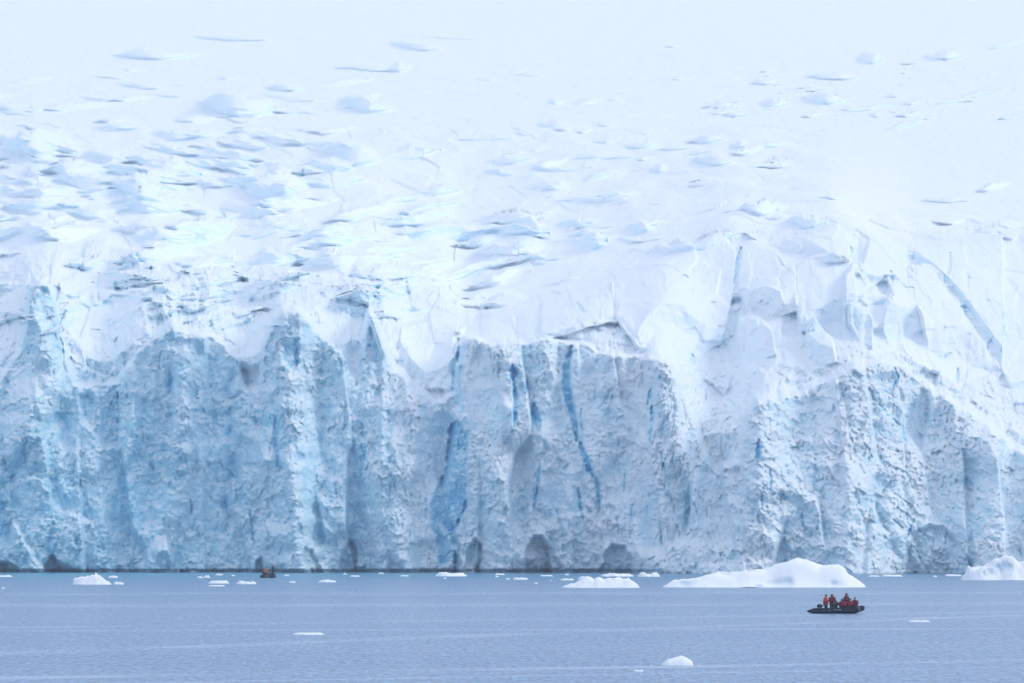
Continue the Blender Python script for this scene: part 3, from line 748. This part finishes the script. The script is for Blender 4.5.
# crumbs of brash ice no one can tell apart
protos = []
r3 = random.Random(5)
crumbs = [c for q, c in enumerate([(3, 588.5), (22, 587), (134, 587), (163, 586), (14, 579), (184, 574.5), (233, 576), (323, 575), (330, 577.5), (345, 574.5), (371, 574), (425, 577), (430, 580), (465, 580), (482, 580), (508, 579.5),
          (511, 583), (548, 580), (551, 581), (645, 578.5), (575, 576), (567, 575), (388, 578), (300, 574.5), (310, 578), (270, 588), (60, 577), (150, 580), (700, 590), (890, 578), (935, 577), (940, 579), (880, 580), (497, 577), (90, 588), (120, 590), (655, 576), (357, 580), (410, 574), (445, 579)]) if q % 5 != 2 and q % 7 != 3 and q % 3 == 0]
for i, (a, yw) in enumerate(crumbs):
    w = r3.uniform(2.0, 4.6)
    if i < 4:
        o = berg('brash_ice', a - w / 2, a + w / 2, yw, [(0, .4), (.3, 1.4), (.6, 1.1), (1, .3)], 'tiny crumb of white brash ice floating on the sea', 'brash ice', 'crumbs of brash ice', .8, .3, 60 + i)
        protos.append(o)
    else:
        s = protos[i % 4]; o = s.copy(); COL.objects.link(o)
        X, Yy, k = on_water(a, yw); o.location = (X, Yy, 0); o.rotation_euler.z = r3.uniform(-.3, .3)
        q = r3.uniform(.7, 1.4); o.scale = (q, q, r3.uniform(.8, 1.2))

# ------------------------------------------------------------------ BOATS AND PEOPLE
M = dict(
    tube=simple('black_rubber', (.006, .010, .024), .85, .2, spec=.12), strake=simple('grey_rubber', (.05, .055, .07), .5), floor=simple('deck_grey', (.08, .09, .10), .7),
    cowl=simple('engine_black', (.015, .017, .024), .3), steel=simple('steel', (.25, .26, .28), .4), pale=simple('pale_patch', (.35, .38, .43), .6),
    rope=simple('rope', (.12, .12, .13), .8), red=simple('red_parka', (.20, .008, .028), .75, .25), dred=simple('dark_red_parka', (.11, .006, .024), .75, .25),
    orange=simple('orange_suit', (.50, .07, .04), .75, .2), navy=simple('navy_cloth', (.018, .022, .045), .8), black=simple('black_cloth', (.012, .013, .018), .8),
    skin=simple('skin', (.42, .24, .17), .55, .08), grey=simple('grey_cloth', (.06, .07, .09), .8), tan=simple('tan_cloth', (.50, .18, .08), .8))

def add_mesh(name, verts, faces, mat, parent=None, smooth=True):
    me = bpy.data.meshes.new(name); me.from_pydata(verts, [], faces)
    if mat: me.materials.append(mat)
    if smooth: me.polygons.foreach_set('use_smooth', [True] * len(me.polygons))
    o = bpy.data.objects.new(name, me)
    return link(o, parent)

def sweep(path, radii, seg=14, squash=1.0):
    vs, fs = [], []
    n = len(path)
    for i, p in enumerate(path):
        p = Vector(p)
        t = (Vector(path[min(i + 1, n - 1)]) - Vector(path[max(i - 1, 0)])).normalized()
        a = t.cross(Vector((0, 0, 1)))
        a = a.normalized() if a.length > 1e-3 else Vector((1, 0, 0))
        b = a.cross(t).normalized()
        for k in range(seg):
            an = 2 * math.pi * k / seg
            vs.append(tuple(p + a * math.cos(an) * radii[i] + b * math.sin(an) * radii[i] * squash))
    for i in range(n - 1):
        for k in range(seg):
            k2 = (k + 1) % seg
            fs.append((i * seg + k, i * seg + k2, (i + 1) * seg + k2, (i + 1) * seg + k))
    fs.append(tuple(range(seg))[::-1]); fs.append(tuple((n - 1) * seg + k for k in range(seg)))
    return vs, fs

def boxpts(cx, cy, cz, sx, sy, sz, bev=.0, topscale=1.0):
    bm = bmesh.new(); bmesh.ops.create_cube(bm, size=1)
    for v in bm.verts:
        s = topscale if v.co.z > 0 else 1
        v.co = Vector((cx + v.co.x * sx * s, cy + v.co.y * sy * s, cz + v.co.z * sz))
    if bev: bmesh.ops.bevel(bm, geom=bm.edges[:], offset=bev, segments=2, affect='EDGES')
    bm.verts.index_update()
    r = [tuple(v.co) for v in bm.verts], [tuple(v.index for v in f.verts) for f in bm.faces]
    bm.free(); return r

def make_boat(loc, rz, label):
    t = empty('inflatable_boat', loc, rz); tag(t, label, 'inflatable boat')
    path, rad = [], []
    R = .28
    half = [(-2.85, .84, .27, .05), (-2.7, .84, .28, .11), (-2.45, .84, .29, .18), (-2.2, .84, .30, R), (-1.2, .85, .30, R), (0, .86, .31, R), (.9, .86, .33, R), (1.5, .80, .37, R), (2.0, .63, .44, R), (2.35, .38, .52, R), (2.52, .13, .57, R)]
    for x, y, z, r in half: path.append((x, -y, z)); rad.append(r)
    for x, y, z, r in half[::-1]: path.append((x, y, z)); rad.append(r)
    v, f = sweep(path, rad, 18); tube = add_mesh('tube', v, f, M['tube'], t)
    # rubbing strake outside the tube
    sp = []
    for (x, y, z), r in zip(path[2:-2], rad[2:-2]):
        if abs(x) < 1.6: d = Vector((0, math.copysign(1, y), 0))
        elif x < 0: d = Vector((0, math.copysign(1, y), 0))
        else: d = Vector((x - 1.2, y, 0)).normalized()
        sp.append(tuple(Vector((x, y, z)) + d * (r + .0)))
    v, f = sweep(sp, [.03] * len(sp), 8, 1.5); add_mesh('rubbing_strake', v, f, M['strake'], t)
    gp = [tuple(Vector(p) + Vector((0, 0, .17 + (.05 if i % 2 else -.03)))) for i, p in enumerate(sp)]
    v, f = sweep(gp, [.012] * len(gp), 6); add_mesh('grab_line', v, f, M['rope'], t)
    # inflatable keel and floor
    kv = []; kf = []
    st = [(-1.5, .62, .10), (0, .62, .10), (1.2, .58, .14), (1.9, .38, .28), (2.3, .1, .42)]
    for x, y, z in st: kv += [(x, -y, z + .03), (x, 0, z - .22), (x, y, z + .03), (x, y, z + .09), (x, -y, z + .09)]
    for i in range(len(st) - 1):
        for k in range(5): kf.append((i * 5 + k, i * 5 + (k + 1) % 5, (i + 1) * 5 + (k + 1) % 5, (i + 1) * 5 + k))
    kf += [(4, 3, 2, 1, 0), tuple(20 + k for k in range(5))]
    add_mesh('floor', kv, kf, M['floor'], t, False)
    v, f = boxpts(-1.5, 0, .34, .07, 1.25, .55, .01); add_mesh('transom', v, f, M['floor'], t, False)
    # outboard motor
    v, f = boxpts(-1.62, 0, .80, .62, .36, .34, .07, .82); mo = add_mesh('outboard_motor', v, f, M['cowl'], t, False)
    v, f = boxpts(-1.68, 0, .28, .20, .13, .80, .02); add_mesh('drive_leg', v, f, M['steel'], mo, False)
    v, f = boxpts(-1.66, 0, -.10, .42, .26, .03, .0); add_mesh('cavitation_plate', v, f, M['steel'], mo, False)
    v, f = sweep([(-1.32, 0, .80), (-1.05, .08, .84), (-.82, .12, .88)], [.03, .022, .025], 8); add_mesh('tiller', v, f, M['cowl'], mo)
    pv = []; pf = []
    for b3 in range(3):
        a = b3 * 2.094; i0 = len(pv)
        for rr, wd in ((.03, .3), (.1, .45), (.15, .1)):
            pv += [(-1.87 - .02, rr * math.cos(a - wd), -.28 + rr * math.sin(a - wd)), (-1.87 + .02, rr * math.cos(a + wd), -.28 + rr * math.sin(a + wd))]
        pf += [(i0, i0 + 1, i0 + 3, i0 + 2), (i0 + 2, i0 + 3, i0 + 5, i0 + 4)]
    add_mesh('propeller', pv, pf, M['steel'], mo, False)
    # pale reinforcement patches and carrying handles
    for s in (-1, 1):
        for (x, ln, zz, hgt) in ((2.12, .30, .60, .07), (2.16, .26, .38, .05), (.15, .85, .43, .045), (-.62, .09, .36, .14)):
            pts = []
            for q in range(7):
                xx = x - ln / 2 + ln * q / 6
                yy = float(np.interp(xx, [h_[0] for h_ in half], [h_[1] for h_ in half])); zc = float(np.interp(xx, [h_[0] for h_ in half], [h_[2] for h_ in half]))
                dz = zz - zc
                off = math.sqrt(max(R * R - dz * dz, .0)) + .008
                nx_ = .55 if xx > 1.8 else 0; pts.append((xx + nx_ * off, s * (yy + off * (.83 if xx > 1.8 else 1)), zz))
            v = [(p[0], p[1], p[2] - hgt / 2) for p in pts] + [(p[0], p[1], p[2] + hgt / 2) for p in pts]
            n_ = len(pts); add_mesh('patch', v, [(q, q + 1, n_ + q + 1, n_ + q) for q in range(n_ - 1)], M['pale'], t)
    return t

def skin_mesh(name, chains, sub=1):
    """chains: list of [(point, radius), ...] or (verts, edges, radii); each becomes one skinned piece of the same mesh"""
    vs, es, rs, roots = [], [], [], []
    for ch in chains:
        i0 = len(vs); roots.append(i0)
        if isinstance(ch, tuple):
            v, e, r = ch
            vs += v; es += [(a + i0, b + i0) for a, b in e]; rs += r
        else:
            for k, (p, r) in enumerate(ch):
                vs.append(p); rs.append(r)
                if k: es.append((i0 + k - 1, i0 + k))
    me = bpy.data.meshes.new('tmp'); me.from_pydata(vs, es, [])
    o = bpy.data.objects.new('tmp', me); COL.objects.link(o)
    o.modifiers.new('s', 'SKIN')
    sk = me.skin_vertices[0].data
    for i, r in enumerate(rs):
        sk[i].radius = (r, r) if not isinstance(r, tuple) else r
        sk[i].use_root = i in roots
    ss = o.modifiers.new('u', 'SUBSURF'); ss.levels = sub; ss.render_levels = sub
    dg = bpy.context.evaluated_depsgraph_get(); dg.update()
    out = bpy.data.meshes.new_from_object(o.evaluated_get(dg))
    out.name = name
    bpy.data.objects.remove(o); bpy.data.meshes.remove(me)
    out.polygons.foreach_set('use_smooth', [True] * len(out.polygons))
    return out

def V3(*a): return Vector(a)

def make_person(loc, rz, pose, label, coat, legs, hat, vest=None, scale=1.0, hood=False, lean=0.0, turn=0.0, reach=None, group='people in the boats'):
    """faces local +x; the origin is the soles (standing) or the seat (seated)"""
    root = empty('person', loc, rz); root.scale = (scale * 1.18, scale * 1.18, scale)
    tag(root, label, 'person', group)
    J = {}
    if pose == 'stand':
        pz = .93
        J['pel'] = V3(0, 0, pz)
        for s, n_ in ((-1, 'r'), (1, 'l')):
            J['hip' + n_] = V3(0, s * .10, pz - .06); J['kne' + n_] = V3(.05, s * .13, .50); J['ank' + n_] = V3(0, s * .14, .09); J['toe' + n_] = V3(.17, s * .16, .04)
    else:
        pz = .13
        J['pel'] = V3(0, 0, pz)
        for s, n_ in ((-1, 'r'), (1, 'l')):
            J['hip' + n_] = V3(.05, s * .10, pz - .01); J['kne' + n_] = V3(.46, s * .16, .10); J['ank' + n_] = V3(.47, s * .15, -.33); J['toe' + n_] = V3(.64, s * .17, -.38)
    b = J['pel']
    L_ = lean
    J['waist'] = b + V3(.02 + L_ * .15, 0, .16); J['chest'] = b + V3(.02 + L_ * .4, 0, .36); J['neck'] = b + V3(.02 + L_ * .58, 0, .54); J['head'] = J['neck'] + V3(.03 + L_ * .08, 0, .10)
    for s, n_ in ((-1, 'r'), (1, 'l')):
        J['sho' + n_] = J['chest'] + V3(0, s * .19, .11)
        if reach and reach[0] == n_:
            J['elb' + n_] = J['sho' + n_] + V3(*reach[1]); J['wri' + n_] = J['sho' + n_] + V3(*reach[2])
        elif pose == 'stand':
            J['elb' + n_] = J['sho' + n_] + V3(.02, s * .09, -.28); J['wri' + n_] = J['elb' + n_] + V3(.17, -s * .05, -.17)
        else:
            J['elb' + n_] = J['sho' + n_] + V3(.06, s * .08, -.27); J['wri' + n_] = J['elb' + n_] + V3(.22, -s * .05, -.07)
    keys = ['pel', 'waist', 'chest', 'neck', 'head']
    rad = dict(pel=(.15, .11), waist=(.13, .10), chest=(.16, .11), neck=.055, head=.05, hip=.085, kne=.058, ank=.042, toe=.035, sho=.06, elb=.043, wri=.028, han=(.042, .02))
    E = [('pel', 'waist'), ('waist', 'chest'), ('chest', 'neck'), ('neck', 'head')]
    hands = {}
    for n_ in 'rl':
        d = (J['wri' + n_] - J['elb' + n_]).normalized(); hands[n_] = d
        J['han' + n_] = J['wri' + n_] + d * .075
        keys += [k + n_ for k in ('hip', 'kne', 'ank', 'toe', 'sho', 'elb', 'wri', 'han')]
        E += [('pel', 'hip' + n_), ('hip' + n_, 'kne' + n_), ('kne' + n_, 'ank' + n_), ('ank' + n_, 'toe' + n_), ('chest', 'sho' + n_), ('sho' + n_, 'elb' + n_), ('elb' + n_, 'wri' + n_), ('wri' + n_, 'han' + n_)]
    def getr(k, add=0.0):
        r = rad.get(k, rad.get(k[:3]))
        return tuple(q + add for q in r) if isinstance(r, tuple) else (r + add, r + add)
    chains = [([tuple(J[k]) for k in keys], [(keys.index(a), keys.index(c)) for a, c in E], [getr(k) for k in keys])]
    for n_ in 'rl':
        d = hands[n_]; s = -1 if n_ == 'r' else 1
        side = d.cross(V3(0, 0, 1)).normalized(); dn = d.cross(side).normalized()
        if dn.z > 0: dn = -dn
        h = J['han' + n_] - d * .01
        for q, ln in enumerate((.070, .080, .075, .058)):
            o_ = side * (.030 - .020 * q)
            chains.append([(tuple(h + o_), .009), (tuple(h + o_ + d * ln * .5 + dn * .006), .0085), (tuple(h + o_ + d * ln * .85 + dn * .028), .008), (tuple(h + o_ + d * ln * .9 + dn * .052), .007)])
        th = J['wri' + n_] + d * .03
        chains.append([(tuple(th), .010), (tuple(th + side * .045 + d * .02 + dn * .012), .010), (tuple(th + side * .055 + d * .055 + dn * .03), .008)])
    me = skin_mesh('person_body', chains)
    bm = bmesh.new(); bm.from_mesh(me)
    # head: skull, jaw, nose, ears, sockets, mouth
    hd = bmesh.ops.create_uvsphere(bm, u_segments=20, v_segments=16, radius=.105)['verts']
    ct = J['head'] + V3(.012, 0, .055); Rz = Matrix.Rotation(turn, 3, 'Z')
    for v in hd:
        c = v.co / .105
        x, y, z = c.x * .100, c.y * .078, c.z * .122
        if z < 0: y *= 1 - .30 * (-c.z); x *= 1 - .12 * (-c.z)
        if c.x > .55 and abs(c.y) < .25 and -.25 < c.z < .15: x += .020 * (1 - abs(c.y) / .25) * (1 if c.z < 0 else .5)
        if c.x > .5 and .15 < abs(c.y) < .5 and -.02 < c.z < .25: x -= .010
        if c.x > .6 and abs(c.y) < .32 and -.58 < c.z < -.42: x -= .006
        if abs(c.y) > .85 and abs(c.z) < .35 and -.35 < c.x < .15: y += math.copysign(.014, c.y)
        v.co = Rz @ Vector((x, y, z)) + ct
    bm.to_mesh(me); bm.free()
    me.materials.append(M['skin']); me.materials.append(M['black'])
    hv = [J['han' + n_] for n_ in 'rl']
    for p in me.polygons:
        p.use_smooth = True
        if min((p.center - q).length for q in hv) < .115: p.material_index = 1
    body = link(bpy.data.objects.new('body', me), root)
    # clothes follow the body
    jk = [k for k in keys if k[:3] in ('pel', 'wai', 'che', 'sho', 'elb') or k.startswith('wri')]
    jj = {k: tuple(J[k]) for k in jk}
    jj['nk'] = tuple(J['neck'] - V3(0, 0, .03)); jk.append('nk')
    jj['hem'] = tuple(J['pel'] + V3(.02, 0, -.10 if pose == 'stand' else -.02)); jk.append('hem')
    JE = [(a, c) for a, c in E if a in jk and c in jk] + [('chest', 'nk'), ('pel', 'hem')]
    def jr(k):
        if k == 'nk': return (.085, .08)
        if k == 'hem': return (.19, .15)
        return {'pel': (.22, .18), 'wai': (.215, .175), 'che': (.22, .175), 'sho': (.12, .12), 'elb': (.092, .092), 'wri': (.06, .06)}[k[:3]]
    m2 = skin_mesh('parka', [([jj[k] for k in jk], [(jk.index(a), jk.index(c)) for a, c in JE], [jr(k) for k in jk])])
    m2.materials.append(M[coat]); link(bpy.data.objects.new('parka', m2), root)
    tk = ['pel'] + [k + n_ for n_ in 'rl' for k in ('hip', 'kne', 'ank')]
    TE = [('pel', 'hipr'), ('hipr', 'kner'), ('kner', 'ankr'), ('pel', 'hipl'), ('hipl', 'knel'), ('knel', 'ankl')]
    m3 = skin_mesh('trousers', [([tuple(J[k]) for k in tk], [(tk.index(a), tk.index(c)) for a, c in TE], [{'pel': (.16, .13), 'hip': (.11, .11), 'kne': (.085, .085), 'ank': (.07, .07)}[k[:3]] for k in tk])])
    m3.materials.append(M[legs]); link(bpy.data.objects.new('trousers', m3), root)
    for n_ in 'rl':
        kn, an, to = J['kne' + n_], J['ank' + n_], J['toe' + n_]
        m4 = skin_mesh('boot', [[(tuple(an.lerp(kn, .45)), .078), (tuple(an + V3(0, 0, .04)), .066), (tuple(an + V3(.02, 0, -.02)), .062), (tuple(to + V3(.03, 0, .01)), (.05))]])
        m4.materials.append(M['black']); link(bpy.data.objects.new('boot', m4), root)
    # knitted hat or raised hood
    bm = bmesh.new()
    hv = bmesh.ops.create_uvsphere(bm, u_segments=18, v_segments=12, radius=1)['verts']
    kill = []
    for v in hv:
        c = v.co.copy()
        if hood:
            front = c.x > .45 and c.z < .62 and abs(c.y) < .72
            if front: kill.append(v)
            v.co = Rz @ Vector((c.x * .128 - .012, c.y * .112, c.z * .155 + .0)) + ct
        else:
            if c.z < (.12 if c.x > .2 else -.22): kill.append(v)
            v.co = Rz @ Vector((c.x * .113 - .004, c.y * .093, c.z * .138 + (.018 if c.z > .9 else 0))) + ct + V3(0, 0, .012)
    bmesh.ops.delete(bm, geom=kill, context='VERTS')
    mh = bpy.data.meshes.new('hat'); bm.to_mesh(mh); bm.free(); mh.materials.append(M[hat])
    mh.polygons.foreach_set('use_smooth', [True] * len(mh.polygons))
    ho = link(bpy.data.objects.new('hood' if hood else 'beanie', mh), root)
    sm = ho.modifiers.new('t', 'SOLIDIFY'); sm.thickness = .012
    if vest:
        c0 = J['waist']; c1 = J['chest'] + V3(0, 0, .06)
        m5 = skin_mesh('vest', [[(tuple(c0 + V3(.07, 0, .0)), (.15, .13)), (tuple(c1 + V3(.06, 0, 0)), (.155, .13))]])
        m5.materials.append(M[vest]); link(bpy.data.objects.new('life_vest', m5), root)
    return root

# near boat: side-on, bow to the right
bx, by, k = on_water(836.3, 613.4)
RZ = math.radians(-5)
near = make_boat((bx, by, -.06), RZ, 'long black inflatable boat crowded with people in red parkas')
def nb(x, y, z):
    return (bx + x * math.cos(RZ) - y * math.sin(RZ), by + x * math.sin(RZ) + y * math.cos(RZ), z - .06)
FZ = .19; SZ = .555
make_person(nb(-1.06, .05, FZ), RZ + 0.5, 'stand', 'person in a bright orange suit and dark hat standing at the outboard motor', 'orange', 'black', 'black', scale=.98, reach=('r', (-.12, -.10, -.26), (-.02, -.12, -.50)))
make_person(nb(-.42, .12, FZ), RZ - 1.2, 'stand', 'broad person in dark red parka and navy hat standing next to the driver', 'dred', 'navy', 'navy', vest='dred', scale=1.0, hood=True, turn=.4)
make_person(nb(-.20, .80, SZ), RZ - 1.5, 'sit', 'seated person in red parka tucked behind the broad standing one', 'red', 'black', 'black', vest='navy', hood=True, lean=.1)
make_person(nb(.52, .80, SZ), RZ - 1.4, 'sit', 'seated person in red parka left of the tallest one, leaning forward', 'red', 'navy', 'navy', lean=.25, hood=True)
make_person(nb(.97, .10, FZ + .05), RZ - .6, 'stand', 'tallest person in the crowded boat, red parka with raised red hood', 'dred', 'black', 'red', scale=1.03, hood=True)
make_person(nb(.80, -.84, SZ), RZ + 1.5, 'sit', 'person in red parka sitting on the near tube in front of the tallest one', 'red', 'black', 'dred', hood=True, lean=.1)
make_person(nb(1.40, -.80, SZ + .03), RZ + 1.7, 'sit', 'person in red parka and dark hat sitting on the near tube, second from the bow', 'red', 'navy', 'navy', lean=.0)
make_person(nb(1.84, .62, SZ + .10), RZ - 1.9, 'sit', 'person in dark red parka and black hat sitting closest to the bow', 'dred', 'black', 'black', lean=.05)
make_person(nb(1.18, .82, SZ + .06), RZ - 1.6, 'sit', 'seated person in dark red parka on the far tube behind the tallest one', 'dred', 'black', 'navy', lean=.0, hood=True)
make_person(nb(-.05, -.82, SZ), RZ + 1.9, 'sit', 'person in dark blue jacket crouched low on the near tube amidships', 'navy', 'black', 'black', lean=.55, scale=.8)
# dry bag on the floor
v, f = sweep([(0, 0, 0), (0, 0, .05), (.02, 0, .3), (.05, .02, .45), (.07, .02, .52)], [.12, .16, .17, .13, .04], 12)
bag = add_mesh('dry_bag', v, f, M['navy'], None); bag.location = nb(.05, -.1, .62 - .42); bag.rotation_euler = (0, .5, RZ)
tag(bag, 'dark rolled dry bag lying in the middle of the crowded boat', 'bag')

# far boat: seen three-quarter, close under the ice
fx, fy, k = on_water(268.6, 577.8)
RF = math.radians(82)
farb = make_boat((fx, fy, -.06), RF, 'small dark inflatable boat with two people close under the blue ice cliff')
def fb(x, y, z):
    return (fx + x * math.cos(RF) - y * math.sin(RF), fy + x * math.sin(RF) + y * math.cos(RF), z - .06)
make_person(fb(-.2, .40, FZ), RF + 2.6, 'stand', 'person in tan orange suit and dark hat standing on the left in the distant boat', 'tan', 'dred', 'navy', vest='orange')
make_person(fb(.1, .85, SZ), RF + 3.6, 'sit', 'person in brown red coat sitting at the left of the distant boat', 'dred', 'black', 'navy', lean=.15)
make_person(fb(.4, -.74, FZ + .25), RF + 2.2, 'stand', 'person all in dark clothing standing on the right in the distant boat', 'navy', 'black', 'black', hood=True, turn=1.6)

# ------------------------------------------------------------------ LIGHT, SKY, CAMERA
SUN_EL, SUN_AZ = math.radians(33), math.radians(-102)     # azimuth measured from +Y towards -X (behind the ice, to the left)
world = bpy.data.worlds.new('World'); scene.world = world; world.use_nodes = True
N = world.node_tree.nodes; L = world.node_tree.links
sky = N.new('ShaderNodeTexSky'); sky.sky_type = 'NISHITA'; sky.sun_disc = False
sky.sun_elevation = SUN_EL; sky.sun_rotation = -SUN_AZ; sky.dust_density = 2.0; sky.air_density = 1.0
bg = N['Background']; bg.inputs[1].default_value = .121
SKYMIX = N.new('ShaderNodeMix'); SKYMIX.data_type = 'RGBA'
SKYMIX.inputs['Factor'].default_value = .8
SKYMIX.inputs['B'].default_value = (7.05, 8.15, 10.4, 1)      # thin overcast
L.new(sky.outputs[0], SKYMIX.inputs['A']); L.new(SKYMIX.outputs['Result'], bg.inputs[0])
sd = bpy.data.lights.new('sun', 'SUN'); sd.energy = 1.0; sd.angle = math.radians(20); sd.color = (1, .965, .92)
so = bpy.data.objects.new('sun', sd); COL.objects.link(so)
d = Vector((-math.sin(SUN_AZ) * math.cos(SUN_EL), math.cos(SUN_AZ) * math.cos(SUN_EL), math.sin(SUN_EL)))
so.rotation_euler = d.to_track_quat('Z', 'Y').to_euler()

cd = bpy.data.cameras.new('camera'); cam = bpy.data.objects.new('camera', cd); COL.objects.link(cam)
cd.sensor_width = 36; cd.lens = F * 36 / W; cd.clip_start = 1; cd.clip_end = 20000
cam.location = (0, 0, CAMZ); cam.rotation_euler = (math.pi / 2 + PITCH, 0, 0)
scene.camera = cam
scene.view_settings.view_transform = 'Standard'; scene.view_settings.look = 'None'
scene.view_settings.exposure = 0; scene.view_settings.gamma = 1

def haze(y0, y1, z1, dens, lab):
    v, f = boxpts(0, 0, 0, 1, 1, 1)
    o = add_mesh('haze', [(p[0] * 5600, (p[1] + .5) * (y1 - y0) + y0, (p[2] + .5) * z1 + .5) for p in v], f, None, None, False)
    m = bpy.data.materials.new('haze'); m.use_nodes = True; nt = m.node_tree; nt.nodes.clear()
    out = nt.nodes.new('ShaderNodeOutputMaterial'); vs = nt.nodes.new('ShaderNodeVolumeScatter')
    vs.inputs['Color'].default_value = (.90, .94, 1, 1); vs.inputs['Density'].default_value = dens; vs.inputs['Anisotropy'].default_value = .3
    nt.links.new(vs.outputs[0], out.inputs['Volume']); o.data.materials.append(m)
    tag(o, lab, 'haze', kind='structure')
haze(-450, 1235, 500, .00012, 'thin clear haze over the water in front of the ice cliff')
haze(1250, 4450, 700, .00030, 'thicker pale haze hanging over the upper snow slope')
scene.cycles.volume_bounces = 2
scene.cycles.use_denoising = True
scene.cycles.max_bounces = 12; scene.cycles.diffuse_bounces = 9
